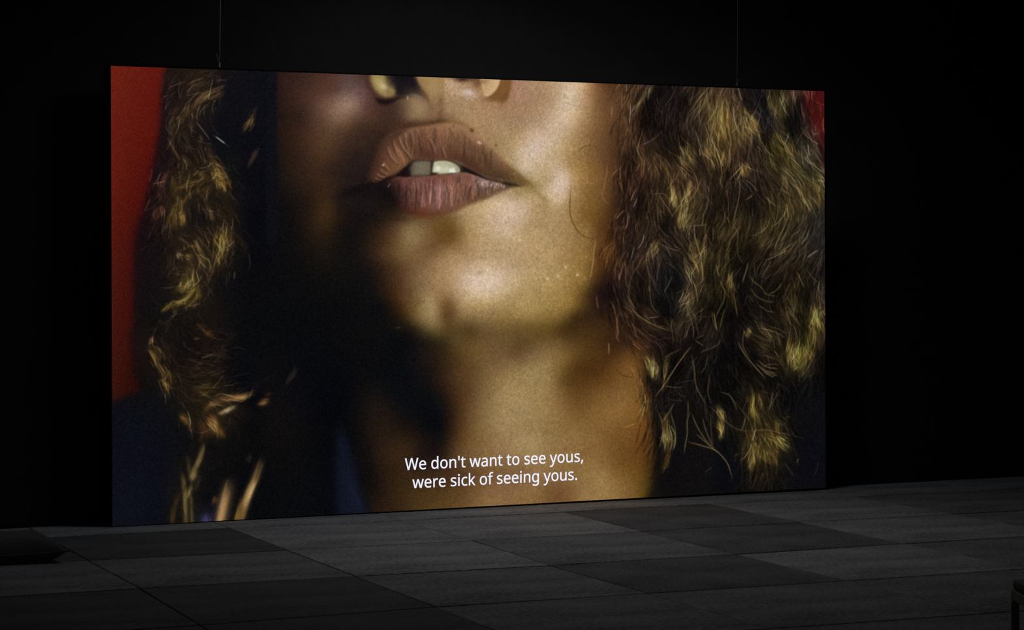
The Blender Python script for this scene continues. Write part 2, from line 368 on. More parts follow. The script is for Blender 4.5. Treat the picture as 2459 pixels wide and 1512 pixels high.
SKIN = """
190: 600 16,15,20; 650 17,16,21; 668 40,24,22; 720 54,35,30; 780 78,48,38; 840 88,66,62; 880 76,50,44; 940 90,62,45; 1020 150,118,76; 1080 172,136,96; 1140 160,122,84; 1240 160,120,95; 1280 172,136,104; 1320 180,148,112; 1370 200,170,135; 1410 168,128,88; 1440 104,68,40; 1480 76,50,30; 1530 55,38,26
220: 840 105,80,74; 800 88,60,50; 880 92,66,60; 1245 165,124,100; 1340 190,158,124; 1370 208,182,154; 1400 185,150,112; 1425 140,102,66
250: 600 15,15,20; 650 16,15,21; 668 36,23,21; 720 58,37,29; 775 102,71,57; 825 142,112,94; 850 138,106,90; 880 92,62,54; 930 66,42,36; 975 88,64,48; 1030 132,100,70; 1080 160,128,92; 1140 164,128,94; 1200 160,120,84; 1260 164,127,96; 1320 174,142,108; 1350 202,176,146; 1378 200,174,142; 1410 165,128,88; 1440 118,82,50; 1475 96,64,40; 1500 82,54,34
280: 720 46,30,24; 780 100,72,56; 815 126,96,76; 850 104,76,60; 900 76,50,38; 960 72,50,38; 1060 120,88,62; 1120 160,128,92; 1200 164,130,96; 1280 166,134,100; 1350 206,178,148; 1390 180,148,108
310: 600 13,13,20; 650 15,15,20; 668 33,22,19; 720 53,34,25; 770 84,57,40; 800 92,68,48; 830 84,58,42; 870 62,42,32; 930 54,36,28; 1000 100,70,46; 1140 160,124,86; 1200 164,132,96; 1260 172,140,106; 1310 194,164,134; 1350 202,174,142; 1390 160,126,86; 1440 114,80,46; 1475 90,60,36; 1500 76,50,30
345: 780 80,54,36; 820 66,44,32; 870 52,36,28; 920 44,30,24; 1200 162,132,90; 1250 188,158,120; 1285 206,180,160; 1320 204,178,148; 1365 178,146,100
370: 600 12,12,18; 650 14,14,18; 668 28,20,17; 720 48,32,23; 780 74,49,32; 820 54,37,28; 860 42,29,25; 900 42,30,25; 1230 180,152,112; 1270 208,184,160; 1300 206,180,154; 1340 190,160,116; 1380 156,122,76; 1430 118,84,48; 1468 84,54,32; 1490 62,40,25; 1520 52,34,24
400: 790 52,34,25; 830 42,29,25; 870 38,27,25; 1230 170,144,104; 1262 206,182,152; 1300 198,170,130; 1340 196,168,134; 1375 164,130,80
430: 600 11,11,16; 650 12,12,16; 668 24,18,16; 720 41,28,21; 780 53,35,24; 830 36,26,23; 870 32,24,23; 1290 186,158,116; 1320 188,158,120; 1348 208,184,162; 1380 170,136,90; 1440 118,82,44; 1470 84,54,30; 1490 58,36,23; 1540 44,28,20
460: 1250 158,130,82; 1290 186,158,114; 1345 205,180,158; 1375 176,142,96; 1410 132,98,52
490: 600 10,11,16; 660 14,12,14; 720 26,19,16; 760 46,30,18; 785 60,40,22; 815 34,24,20; 850 28,21,20; 900 28,21,20; 950 34,24,20; 1140 176,146,104; 1180 196,168,130; 1220 203,176,148; 1255 198,169,138; 1290 174,144,100; 1330 186,157,116; 1370 160,127,80; 1440 108,76,36; 1490 44,28,20; 1550 40,26,20
520: 785 58,38,21; 900 26,19,17; 940 46,32,20; 980 84,62,40; 1110 164,134,92; 1160 190,160,118; 1220 204,176,150; 1250 194,166,134; 1290 172,141,98; 1340 172,141,96; 1375 148,115,66; 1400 122,88,44
550: 600 10,10,14; 660 12,12,15; 720 22,17,15; 775 46,31,18; 820 24,18,16; 890 34,24,18; 925 58,39,24; 955 90,64,40; 980 124,98,62; 1015 118,92,58; 1050 104,74,36; 1085 104,74,34; 1120 158,126,80; 1160 184,154,114; 1215 202,174,142; 1260 182,152,110; 1320 170,139,94; 1380 148,115,68; 1415 128,94,46; 1440 90,58,28; 1470 74,44,22; 1500 44,28,20; 1550 38,26,20
580: 890 40,28,19; 930 74,50,28; 960 106,80,46; 990 132,106,70; 1030 116,86,50; 1060 106,76,38; 1090 118,86,46; 1140 170,138,94; 1200 186,158,118; 1260 178,148,106; 1320 174,143,98; 1380 150,117,70
610: 600 10,10,14; 660 12,12,14; 720 16,14,14; 780 26,20,16; 840 19,16,16; 890 42,29,20; 925 76,52,30; 965 110,84,50; 1000 120,90,56; 1030 116,86,54; 1080 150,116,78; 1140 174,142,102; 1200 180,150,110; 1260 176,144,102; 1320 172,140,94; 1380 146,112,62; 1418 126,92,44; 1436 84,52,24; 1465 84,52,24; 1500 38,25,20; 1550 34,24,20
640: 885 27,20,17; 925 54,36,22; 960 84,58,36; 1000 116,86,56; 1050 148,116,78; 1110 176,144,106; 1160 196,166,130; 1240 180,150,110; 1300 176,146,98; 1380 146,114,62
670: 600 10,10,13; 660 11,11,13; 720 13,12,13; 780 16,14,13; 840 16,15,15; 900 27,20,17; 935 56,37,22; 965 86,58,35; 1000 122,92,60; 1040 150,118,80; 1080 166,134,94; 1120 198,170,140; 1160 212,187,162; 1195 206,180,152; 1240 190,162,120; 1300 172,142,92; 1360 156,124,70; 1400 136,104,50; 1425 84,56,26; 1450 46,28,19; 1500 34,22,19; 1550 30,20,18
700: 950 62,38,20; 980 92,66,38; 1010 128,100,66; 1045 144,112,76; 1080 158,124,86; 1110 186,156,120; 1150 208,182,150; 1190 202,174,138; 1240 176,146,98; 1300 166,136,82; 1360 150,118,62; 1395 112,80,34; 1425 48,32,20
715: 935 44,29,18; 970 84,58,34
730: 600 11,11,13; 700 10,11,13; 800 11,11,13; 880 14,13,14; 925 22,17,15; 955 58,34,17; 980 90,64,32; 1010 128,102,64; 1035 158,132,90; 1060 124,92,54; 1080 110,78,44; 1105 158,128,88; 1150 174,144,96; 1200 174,144,94; 1260 166,138,86; 1320 150,120,68; 1370 136,106,50; 1400 84,58,24; 1430 42,28,19; 1480 34,22,18
760: 930 18,15,14; 960 40,26,16; 990 88,66,34; 1020 138,114,72; 1042 148,122,82; 1070 94,66,34; 1100 120,92,56; 1150 142,114,72; 1220 138,110,62; 1290 140,112,60; 1345 122,94,44; 1380 64,44,20; 1420 50,34,18
790: 600 10,11,13; 800 10,10,12; 900 14,13,14; 955 20,17,15; 990 34,26,18; 1015 72,58,32; 1045 102,84,46; 1080 84,64,32; 1130 84,62,32; 1180 108,82,48; 1240 104,80,42; 1300 100,76,32; 1350 72,50,20; 1400 66,44,20; 1450 62,38,18; 1510 48,30,20
820: 1000 22,18,16; 1030 34,27,18; 1062 52,42,22; 1100 86,66,34; 1160 102,76,42; 1220 102,78,42; 1270 96,72,38; 1330 106,80,42; 1400 76,52,22; 1460 58,36,18; 1500 54,34,20
850: 600 10,11,14; 800 9,10,13; 920 11,11,13; 980 13,13,15; 1020 30,21,18; 1055 44,32,18; 1085 66,46,22; 1140 102,76,40; 1190 110,82,50; 1240 100,74,42; 1290 124,96,58; 1340 126,98,54; 1380 98,70,32; 1440 74,48,20; 1475 70,42,18; 1510 92,60,28; 1535 74,46,20; 1570 40,26,18
880: 1040 30,22,16; 1070 50,34,20; 1120 86,60,32; 1170 112,84,50; 1230 132,104,64; 1290 146,120,76; 1335 130,102,56; 1385 80,52,20; 1430 74,46,18; 1480 94,62,26; 1520 112,76,34
910: 600 9,10,14; 750 8,9,13; 850 10,10,13; 940 10,12,15; 1000 15,14,16; 1035 26,19,17; 1065 46,31,20; 1100 76,52,28; 1150 104,78,44; 1200 138,110,68; 1260 152,125,80; 1310 148,120,74; 1355 96,68,28; 1400 80,52,20; 1450 92,60,24; 1500 114,78,36; 1530 108,72,32; 1555 50,32,18
940: 870 15,13,14; 900 18,15,15; 950 11,13,17; 1010 13,13,15; 1060 30,22,18; 1090 62,38,20; 1130 92,66,38; 1190 144,116,72; 1240 158,130,84; 1290 152,124,78; 1340 126,94,52; 1390 96,64,28; 1450 112,78,38; 1520 120,84,40
970: 600 9,9,12; 750 8,9,14; 840 9,9,12; 875 20,16,15; 905 26,20,17; 945 18,16,16; 985 11,13,16; 1050 15,15,17; 1075 34,24,18; 1100 66,42,20; 1145 112,84,50; 1200 152,124,80; 1260 160,132,88; 1320 144,114,68; 1380 108,76,36; 1440 120,86,42; 1500 130,92,46; 1535 116,78,32
1000: 880 22,17,16; 920 32,22,17; 960 20,16,15; 1010 12,12,14; 1060 14,13,15; 1090 50,32,18; 1130 100,74,42; 1180 142,114,72; 1240 158,130,86; 1310 148,118,72; 1380 122,90,46; 1450 128,92,46; 1510 124,86,40; 1545 106,68,28
1030: 600 8,9,12; 760 8,9,12; 850 12,11,12; 890 28,20,16; 930 36,25,17; 970 28,20,15; 1020 15,13,14; 1065 20,16,15; 1098 68,44,22; 1140 116,88,50; 1200 152,124,82; 1260 150,122,78; 1320 140,110,66; 1380 130,98,54; 1440 128,92,46; 1500 118,80,36; 1550 102,64,26
1060: 860 12,10,12; 900 32,22,16; 950 44,30,18; 990 40,27,18; 1030 22,17,16; 1065 28,20,17; 1100 80,54,28; 1150 120,90,52; 1210 146,116,76; 1270 156,128,84; 1330 142,112,68; 1400 134,100,56; 1470 116,80,38; 1550 94,58,22
1090: 600 8,9,12; 760 8,9,12; 845 10,9,12; 890 28,20,15; 930 46,31,18; 975 54,36,21; 1010 32,22,18; 1060 36,25,18; 1100 92,66,38; 1150 124,94,56; 1210 142,110,72; 1265 154,126,84; 1330 140,108,64; 1400 134,100,56; 1460 122,86,42; 1510 104,68,28; 1550 88,54,20
1120: 900 28,20,16; 950 48,32,18; 1000 46,31,22; 1050 50,33,23; 1110 86,60,34; 1170 122,90,52; 1250 132,100,62; 1330 136,104,62; 1410 138,106,60; 1480 118,82,38; 1550 84,54,18
1150: 600 8,9,13; 780 8,9,14; 855 10,9,11; 900 26,18,14; 950 48,32,17; 1000 58,40,22; 1050 64,44,24; 1110 82,56,32; 1170 112,80,48; 1230 124,92,58; 1290 134,102,66; 1350 128,96,58; 1410 142,110,64; 1450 148,116,68; 1500 122,88,42; 1540 96,68,24
1185: 880 18,14,13; 930 40,27,16; 980 60,42,20; 1040 74,52,24; 1110 96,68,36; 1180 134,100,64; 1240 134,100,62; 1300 128,94,54; 1345 112,76,44; 1400 142,108,64; 1460 146,114,66; 1510 124,90,46; 1545 86,64,20
1220: 600 8,9,12; 780 8,9,13; 860 10,9,12; 900 34,22,15; 960 52,35,18; 1020 76,54,26; 1080 92,66,32; 1150 124,92,54; 1220 134,100,60; 1300 128,94,54; 1400 140,108,64; 1500 128,94,50; 1560 80,58,18
"""
LEFT = """
150: 400 27,21,18; 470 31,22,17; 540 20,17,18
220: 400 27,19,20; 440 31,22,20; 490 35,27,21; 540 17,16,20; 600 14,14,21
300: 395 24,17,20; 430 38,27,22; 470 31,22,20; 520 15,15,20; 560 14,14,19; 620 14,14,20
380: 390 26,16,18; 430 31,22,18; 470 31,22,17; 520 17,16,18; 570 16,16,18; 620 14,14,18
450: 380 28,17,17; 420 38,28,18; 470 44,32,18; 520 39,29,18; 560 19,17,17; 610 13,13,17
520: 350 26,14,16; 390 26,18,17; 430 49,36,21; 470 24,19,17; 510 31,22,17; 545 35,26,17; 580 15,14,16
600: 330 24,13,16; 380 22,16,17; 420 31,22,17; 460 44,32,20; 505 35,26,17; 545 31,24,17; 590 13,13,15
680: 325 24,14,16; 380 20,16,17; 420 31,24,17; 460 49,38,21; 500 27,21,17; 560 13,13,15
760: 325 20,14,15; 370 17,15,15; 420 22,18,15; 470 24,18,15; 520 22,17,15; 570 12,12,14
840: 320 30,14,14; 350 24,18,16; 400 27,19,16; 450 16,13,14; 500 29,19,15; 550 15,13,14
910: 340 18,13,13; 380 20,17,15; 430 24,18,14; 490 31,23,15; 550 16,14,14; 620 12,11,13; 690 11,11,14
980: 280 13,14,20; 350 13,14,19; 400 16,16,17; 460 27,21,15; 520 39,29,17; 590 18,15,14; 650 15,13,14
1050: 280 13,14,22; 340 13,15,23; 400 13,14,18; 450 15,15,15; 510 22,18,15; 570 14,13,13; 640 13,12,12
1120: 280 13,14,23; 340 13,14,23; 400 13,14,19; 450 24,21,15; 510 15,14,14; 560 12,11,12; 640 10,10,12
1200: 280 14,16,25; 340 13,15,25; 400 15,16,20; 440 27,22,15; 490 13,13,16; 560 12,11,12; 640 9,10,12
1265: 280 14,16,24; 340 12,14,22; 400 14,14,18; 450 24,21,15; 490 30,30,44; 560 16,13,12; 640 9,10,12; 760 9,10,13
"""
RIGHT = """
190: 1590 34,24,24; 1640 34,24,22; 1700 46,34,26; 1760 34,24,22; 1830 24,19,22; 1880 48,38,28; 1930 60,32,28; 1985 70,18,16
250: 1560 52,35,26; 1600 31,22,23; 1650 36,26,22; 1690 52,40,24; 1730 58,44,27; 1780 44,32,24; 1830 20,17,21; 1870 66,56,34; 1910 34,26,24; 1950 60,28,26
310: 1540 48,31,24; 1580 36,25,22; 1630 34,25,22; 1680 42,32,22; 1730 70,55,29; 1790 62,48,28; 1830 24,19,21; 1880 40,34,25; 1920 30,26,25; 1960 62,28,28
370: 1560 52,36,24; 1600 44,30,23; 1640 58,42,25; 1690 46,34,22; 1730 70,52,28; 1780 38,27,22; 1820 42,32,24; 1870 70,60,32; 1910 44,38,27; 1950 58,50,38; 1985 66,26,24
430: 1570 54,38,25; 1620 50,36,23; 1670 44,31,23; 1720 46,34,22; 1780 36,27,21; 1830 40,29,22; 1880 50,40,25; 1930 52,45,28; 1975 56,48,30
500: 1560 46,31,22; 1610 46,34,22; 1650 60,47,25; 1700 36,28,20; 1750 42,32,20; 1800 36,28,20; 1860 52,42,24; 1920 48,40,24; 1975 34,28,22
560: 1570 40,28,21; 1620 34,25,20; 1680 44,34,22; 1740 50,39,22; 1800 52,42,24; 1860 50,40,23; 1920 38,32,22; 1975 26,23,22
620: 1550 44,31,22; 1600 30,23,20; 1660 52,42,24; 1720 60,48,26; 1780 46,36,22; 1840 38,29,20; 1900 36,28,20; 1960 30,24,20
680: 1560 42,29,22; 1600 20,17,18; 1650 34,27,20; 1710 56,44,25; 1760 50,40,22; 1810 28,23,19; 1870 38,29,19; 1930 40,32,20; 1975 24,20,18
740: 1540 40,27,20; 1590 32,25,20; 1650 48,38,24; 1710 44,34,21; 1760 36,28,19; 1810 24,19,17; 1870 36,27,18; 1930 46,38,21; 1980 34,26,20
800: 1560 44,29,20; 1610 40,27,19; 1660 24,18,17; 1720 26,20,16; 1770 19,15,15; 1830 38,30,19; 1890 34,26,18; 1940 54,46,22; 1980 38,28,18
860: 1570 46,32,18; 1600 34,26,18; 1650 26,17,19; 1700 20,15,15; 1750 14,12,13; 1810 22,17,15; 1860 38,28,18; 1910 56,48,20; 1960 30,22,17
920: 1580 34,22,15; 1620 20,15,14; 1680 18,14,13; 1740 12,12,12; 1800 30,23,15; 1850 20,17,15; 1900 18,15,15; 1960 15,14,16
980: 1600 24,17,13; 1660 14,13,13; 1720 16,15,13; 1780 20,16,13; 1820 38,30,16; 1870 16,14,13; 1930 13,13,15; 1980 12,12,16
1050: 1590 28,22,14; 1640 13,13,13; 1700 18,16,13; 1760 15,14,13; 1810 52,43,20; 1860 44,37,18; 1910 15,14,14; 1970 12,12,18
1120: 1590 16,13,13; 1650 11,12,16; 1710 13,13,17; 1780 16,15,15; 1820 34,26,14; 1870 24,20,15; 1920 13,12,17; 1975 11,11,18
1180: 1590 15,13,12; 1650 10,11,14; 1720 11,11,14; 1780 14,13,13; 1830 20,16,12; 1890 14,13,14; 1960 12,12,16
"""

def parse(s):
    out = []
    for ln in s.strip().splitlines():
        y, rest = ln.split(':', 1)
        for it in rest.split(';'):
            x, c = it.split()
            out.append((float(x), float(y)) + tuple(float(v) for v in c.split(',')))
    return out

def strand_set(cv, dirf, ampf, box, n, Lr, bright, alpha, sigma, jit=14, curl=0.0, seed=0, tint=None, inside=None):
    """many fine hairs following the direction field, coloured from the picture below them"""
    r = np.random.default_rng(seed)
    x = r.uniform(box[0], box[2], n * 2); y = r.uniform(box[1], box[3], n * 2)
    if inside is not None:
        ii = np.clip((y - Y0).astype(int), 0, PH - 1); jj = np.clip((x - X0).astype(int), 0, PW - 1)
        keep = inside[ii, jj] > r.uniform(0, 1, n * 2)
        x = x[keep]; y = y[keep]
    x = x[:n]; y = y[:n]; n = len(x)
    ln = r.uniform(Lr[0], Lr[1], n); off = np.radians(r.normal(0, jit, n)); kap = r.normal(0, curl, n)
    st = 1.6; ns = int(Lr[1] / st)
    P = np.zeros((n, ns, 2)); P[:, 0, 0] = x; P[:, 0, 1] = y
    for k in range(1, ns):
        ii = np.clip((P[:, k - 1, 1] - Y0).astype(int), 0, PH - 1); jj = np.clip((P[:, k - 1, 0] - X0).astype(int), 0, PW - 1)
        v = dirf[ii, jj]
        a = np.arctan2(v[:, 1], v[:, 0]) + off + kap * k * st
        P[:, k, 0] = P[:, k - 1, 0] + np.cos(a) * st; P[:, k, 1] = P[:, k - 1, 1] + np.sin(a) * st
    b = np.exp(r.normal(0, 0.45, n)); L = []
    for i in range(n):
        m = max(4, int(ln[i] / st)); p = P[i, :m]
        ii = np.clip((p[:, 1] - Y0).astype(int), 0, PH - 1); jj = np.clip((p[:, 0] - X0).astype(int), 0, PW - 1)
        base = cv.a0[ii, jj]
        amp = ampf[ii, jj][:, None] if ampf is not None else 1.0
        c = base * bright * b[i] * amp
        l = c.mean(1, keepdims=True); c = c * .55 + l * np.array((1.16, 1.0, .68)) * .45
        if tint is not None: c = c * np.asarray(tint)
        L.append((p, np.minimum(c, 190), alpha * r.uniform(0.5, 1.3)))
    cv.strands(L, sigma)

def dirfield(pts):
    q = [(x, y, math.cos(math.radians(a)), math.sin(math.radians(a))) for x, y, a in pts]
    return field(q, 8, 0.05)

def paint_frame():
    T = time.time()
    base = field(parse(SKIN) + parse(LEFT) + parse(RIGHT), 6, 0.004)
    base = np.maximum(base, 6)
    cv = Canvas(base)
    # ---- skin: fine pores and a faint mottling, stronger where the light rakes it
    lum = base.mean(-1)
    skin = polymask([(664,150),(1470,150),(1482,300),(1475,430),(1452,530),(1438,610),(1428,670),(1440,740),(1510,820),(1545,900),(1560,1000),(1572,1100),(1560,1280),(850,1280),(860,900),(664,560)], 10)
    tex = 0.032 * nz(.9, 1.2, 3) + 0.013 * nz(2.0, 2.6, 4) + 0.012 * nz(10, 8, 5) + 0.012 * nz(26, 18, 6)
    cv.a *= (1 + (tex * skin * np.clip(lum / 110, 0.2, 1.0)))[..., None]
    # edge of the hair's shadow at the left of the cheek
    m = polymask([(640,150),(663,150),(664,300),(667,430),(668,560),(640,560)], 2.5)
    cv.mix(m, (15,15,22), 0.75)
    # ---- red backdrop, left and right
    red = field([(268,160,112,32,20),(380,170,100,22,16),(268,300,106,27,18),(370,300,92,20,14),(268,450,98,26,16),(350,450,80,16,12),(268,560,86,24,15),(330,560,70,14,12),(268,700,76,22,15),(315,700,66,15,13),(268,820,70,20,15),(310,820,58,15,12),(268,940,58,19,12),(325,920,46,13,10)], 8, 0.01)
    m = polymask([(240,130),(400,130),(394,170),(388,215),(384,300),(376,350),(366,400),(356,450),(348,485),(336,520),(325,560),(321,610),(320,680),(321,750),(314,800),(314,850),(322,900),(336,930),(318,944),(290,955),(262,966),(240,975)], 7)
    cv.mix(m, red * np.array((.93, 1.0, .95)))
    m = polymask([(1926,200),(2000,200),(2000,410),(1982,400),(1970,372),(1964,330),(1950,305),(1936,268)], 5)
    cv.mix(m, (72,17,17), 0.9)
    cv.blob(1912,225,7,22,80,(105,66,56),.55); cv.blob(1948,318,10,20,70,(88,46,42),.45); cv.blob(1955,366,18,14,60,(82,78,58),.6)
    cv.blob(1959,321,2,5,75,(150,110,100),.6)
    # navy cloth below the red and along the jacket edge
    cv.blob(330,1110,60,90,90,(12,13,24),.45); cv.blob(610,230,60,24,90,(15,15,21),.75)
    for p, c, a, s in (([(880,1060),(886,1120),(900,1190)], (9,8,9), .4, 9),):
        cv.strands([(spline(p, 2), c, a)], s)
    cv.poly([(812,1020),(826,1036),(846,1100),(866,1170),(884,1250),(815,1250),(806,1130)], (18,23,38), 9, .85)
    cv.blob(850,1190,34,9,74,(23,30,48),.5)
    # ================= nose
    cv.poly([(876,176),(892,176),(894,200),(902,222),(914,236),(902,238),(888,222),(879,200)], (70,42,36), 3, .75)
    cv.poly([(912,170),(990,170),(1004,196),(1014,218),(1022,236),(1008,234),(990,229),(965,231),(948,228),(934,215),(924,200),(916,186)], (21,17,23), 3.2)
    cv.blob(1012,226,14,9,55,(60,34,24),.6)
    cv.poly([(890,172),(922,172),(932,190),(944,206),(950,222),(940,232),(924,232),(908,222),(896,206),(890,190)], (150,126,74), 4)
    cv.blob(914,203,15,9,60,(182,160,104),.8); cv.blob(922,208,6,4,40,(214,198,150),.8); cv.blob(932,222,8,5,30,(120,96,56),.5)
    cv.blob(940,200,9,9,60,(50,40,34),.6); cv.blob(934,186,7,7,80,(62,52,34),.6)
    cv.poly([(902,234),(920,238),(946,236),(962,233),(950,243),(930,251),(912,250),(904,243)], (22,14,14), 3, .9)
    cv.blob(966,234,14,3,-4,(28,18,16),.7)
    cv.poly([(992,168),(1062,168),(1066,200),(1062,222),(1050,240),(1038,248),(1026,240),(1016,216),(1004,196)], (150,118,74), 5, .85)
    cv.blob(1040,205,20,14,80,(168,138,92),.7); cv.blob(1022,232,16,4,62,(74,46,28),.7); cv.blob(1046,238,8,5,-50,(150,120,86),.6)
    cv.blob(1058,240,5,12,20,(104,74,50),.5)
    cv.blob(1006,258,26,19,50,(156,128,92),.85); cv.blob(1002,280,20,12,10,(148,120,84),.6); cv.blob(1003,231,9,3,20,(128,112,104),.6)
    cv.blob(1036,262,8,16,10,(120,90,62),.5); cv.blob(1058,275,5,22,4,(96,66,44),.55); cv.blob(1090,262,22,16,0,(156,124,90),.4)
    cv.strands([(spline([(979,230),(978,234),(980,240)],1),(205,190,180),.8)], 1.0)
    # sweat highlights between the nostrils
    r = np.random.default_rng(5)
    for cx, cy, sx, sy, n in ((1086,208,14,12,90),(1125,218,8,15,90),(1104,212,20,14,60),(1136,232,12,4,20)):
        L = []
        for i in range(n):
            x = cx + r.normal() * sx; y = max(192, cy + r.normal() * sy); a = r.normal(100, 30); l = r.uniform(2, 6)
            L.append((spline([(x, y), (x + math.cos(math.radians(a)) * l, y + math.sin(math.radians(a)) * l)], .8), (212,190,172), .32))
        cv.strands(L, 1.0)
    cv.blob(1125,222,6,13,96,(214,198,196),.7); cv.blob(1084,205,8,10,60,(205,180,156),.35)
    cv.blob(1110,190,14,5,2,(40,24,16),.85); cv.blob(1150,198,10,12,40,(84,54,32),.7); cv.blob(1140,188,16,5,0,(80,50,32),.7)
    cv.poly([(1200,172),(1222,172),(1228,196),(1226,214),(1216,238),(1206,243),(1190,242),(1168,236),(1180,226),(1194,206)], (122,82,44), 2.6)
    cv.blob(1212,236,12,5,-50,(104,68,34),.6); cv.blob(1180,240,18,3.5,6,(124,86,56),.6)
    cv.poly([(1156,170),(1201,170),(1200,196),(1192,214),(1180,226),(1168,231),(1160,222),(1156,205),(1152,190)], (206,172,124), 1.8)
    cv.blob(1160,212,9,16,70,(172,134,92),.5); cv.blob(1156,196,5,14,88,(120,86,54),.6)
    # ================= lips
    cv.blob(985,298,46,7,-8,(70,44,30),.55)
    U = [(866,444),(876,426),(886,402),(898,370),(914,340),(940,318),(966,308),(1000,304),(1034,300),(1062,296),(1084,296),(1112,303),(1146,322),(1178,348),(1208,382),(1238,408),(1264,432),(1272,441),(1240,441),(1200,434),(1160,425),(1134,412),(1108,396),(1082,385),(1040,384),(994,383),(976,398),(952,416),(925,429),(898,438)]
    mu = polymask(U, 4.2)
    up = field([(880,430,42,28,23),(892,395,50,33,26),(912,350,68,45,35),(945,326,92,62,47),(903,424,84,57,42),(918,400,92,60,43),(925,375,96,63,46),(985,315,128,92,70),(1030,312,132,94,68),(1075,308,150,112,80),(1110,306,150,116,84),(1145,324,162,128,94),(1180,350,158,124,90),(1150,345,132,98,72),(1180,372,112,82,58),(1210,384,148,114,80),(1240,410,126,98,64),(1212,404,98,70,48),(1250,430,86,64,38),(940,400,112,78,50),(960,380,124,88,60),(975,370,128,94,66),(920,415,96,66,46),(990,350,92,62,44),(1020,345,100,68,50),(1050,345,104,72,54),(1010,372,80,50,36),(1060,372,96,64,50),(1100,350,104,72,52),(1090,378,80,52,38),(1130,370,90,62,44),(1160,400,86,60,42),(1130,398,72,46,34),(1200,420,80,56,38)], 8, 0.01)
    up = up * np.array((1.0, .955, .95)); cv.mix(mu, up, .95)
    cv.strands([(spline([(938,322),(952,310),(968,303),(1000,300),(1032,296),(1058,291),(1082,291)], 2), (66,38,22), .75)], 3.4)
    cv.strands([(spline([(1058,291),(1086,291),(1112,299),(1134,312)], 2), (116,80,42), .6)], 3.2)
    Lw = [(900,440),(930,428),(955,420),(985,423),(1020,422),(1052,418),(1090,415),(1116,413),(1146,421),(1176,431),(1206,441),(1236,444),(1226,450),(1200,463),(1166,478),(1126,492),(1094,507),(1064,515),(1022,519),(990,517),(962,504),(936,480),(912,458)]
    ml = polymask(Lw, 3.6)
    lo = field([(905,445,22,16,18),(935,450,36,22,22),(950,480,30,20,20),(945,435,72,42,38),(975,440,116,70,60),(1010,440,130,80,68),(1050,436,132,82,68),(1095,430,130,82,66),(1130,436,136,90,76),(1160,442,150,118,106),(1195,448,116,84,68),(1220,450,84,60,44),(975,470,88,54,44),(1000,470,134,88,74),(1050,460,150,104,96),(1090,465,140,96,78),(1130,465,120,80,60),(1170,465,112,76,54),(970,500,74,38,28),(1000,505,96,52,36),(1040,500,120,76,60),(1080,500,118,74,56),(1030,517,100,54,32),(1110,490,126,84,60),(1200,458,120,84,60)], 8, 0.01)
    lo = lo * np.array((.93, .94, .96)); cv.mix(ml, lo, .97)
    # creases: dark grooves and pale ridges running down the lips
    r = np.random.default_rng(11)
    def creases(n, top, bot, dark, lite, mask, ad, al, sg, xr, lean, wob):
        before = cv.a.copy(); L = []
        for i in range(n):
            u = r.uniform(0, 1); x = xr[0] + (xr[1] - xr[0]) * u
            y0 = np.interp(x, *zip(*top)); y1 = np.interp(x, *zip(*bot)); h = y1 - y0
            a = r.uniform(0, .45); b = a + r.uniform(.25, .6); b = min(b, 1)
            pts = []; xx = x
            for k in range(5):
                t = a + (b - a) * k / 4
                pts.append((x + lean(x) * h * (t - a) + r.normal() * wob, y0 + h * t))
            d = r.uniform() < .5
            ii = int(np.clip(pts[2][1] - Y0, 0, PH - 1)); jj = int(np.clip(pts[2][0] - X0, 0, PW - 1))
            c = before[ii, jj] * (dark if d else lite)
            L.append((spline(pts, 1), c, (ad if d else al) * r.uniform(.5, 1.3)))
        cv.strands(L, sg)
        cv.a = before + (cv.a - before) * np.clip(mask * 1.2, 0, 1)[..., None]
    topU = [(880,432),(908,374),(944,320),(1000,304),(1084,296),(1146,322),(1208,382),(1264,432)]
    botU = [(880,440),(925,429),(976,398),(1000,383),(1082,385),(1134,412),(1200,434),(1264,440)]
    leanU = lambda x: np.interp(x, [880, 940, 1000, 1100, 1240], [.9, .55, .18, .1, -.05])
    creases(170, topU, botU, .66, 1.24, mu, .42, .34, 1.5, (930,1180), leanU, 1.6)
    creases(110, topU, botU, .74, 1.2, mu, .32, .3, .9, (950,1250), leanU, 1.0)
    topL = [(905,440),(955,420),(1020,422),(1116,413),(1176,431),(1236,444)]
    botL = [(905,450),(940,490),(990,517),(1064,515),(1126,492),(1200,463),(1236,447)]
    leanL = lambda x: np.interp(x, [920, 1000, 1060, 1120, 1220], [.06, .03, -.04, -.14, -.3])
    creases(150, topL, botL, .55, 1.42, ml, .7, .55, 1.5, (955,1190), leanL, 1.3)
    creases(120, topL, botL, .68, 1.25, ml, .4, .38, .9, (950,1215), leanL, .8)
    for x0, y0, x1, y1, w in ((1040,428,1037,492,.8),(1062,450,1060,500,.5),(1124,420,1122,470,.5),(1000,440,997,495,.5),(1097,450,1090,492,.45),(1022,445,1020,490,.45)):
        cv.strands([(spline([(x0,y0),((x0+x1)/2+1,(y0+y1)/2),(x1,y1)],1),(74,38,28),w)], 1.8)
    # left part of the upper lip folds: pale ridges towards the corner
    for p, w in (([(930,350),(940,375),(955,392)],.5),([(945,335),(952,362),(962,378)],.5),([(958,326),(968,352),(984,372),(992,382)],.6),([(973,316),(977,345),(985,365)],.45),([(920,388),(928,400),(936,408)],.5),([(905,418),(916,424),(926,426)],.6),([(899,426),(910,432),(920,432)],.6),([(912,405),(924,415),(934,419)],.5),([(894,434),(902,437),(910,436)],.6),([(988,318),(992,345),(990,372)],.35),([(1030,330),(1042,352),(1046,372)],.5),([(1062,350),(1068,368),(1072,380)],.5)):
        cv.strands([(spline(p,1),(172,130,96),w)], 1.4)
        q = [(a-5,b+2) for a, b in p]; cv.strands([(spline(q,1),(58,36,26),w*.8)], 1.8)
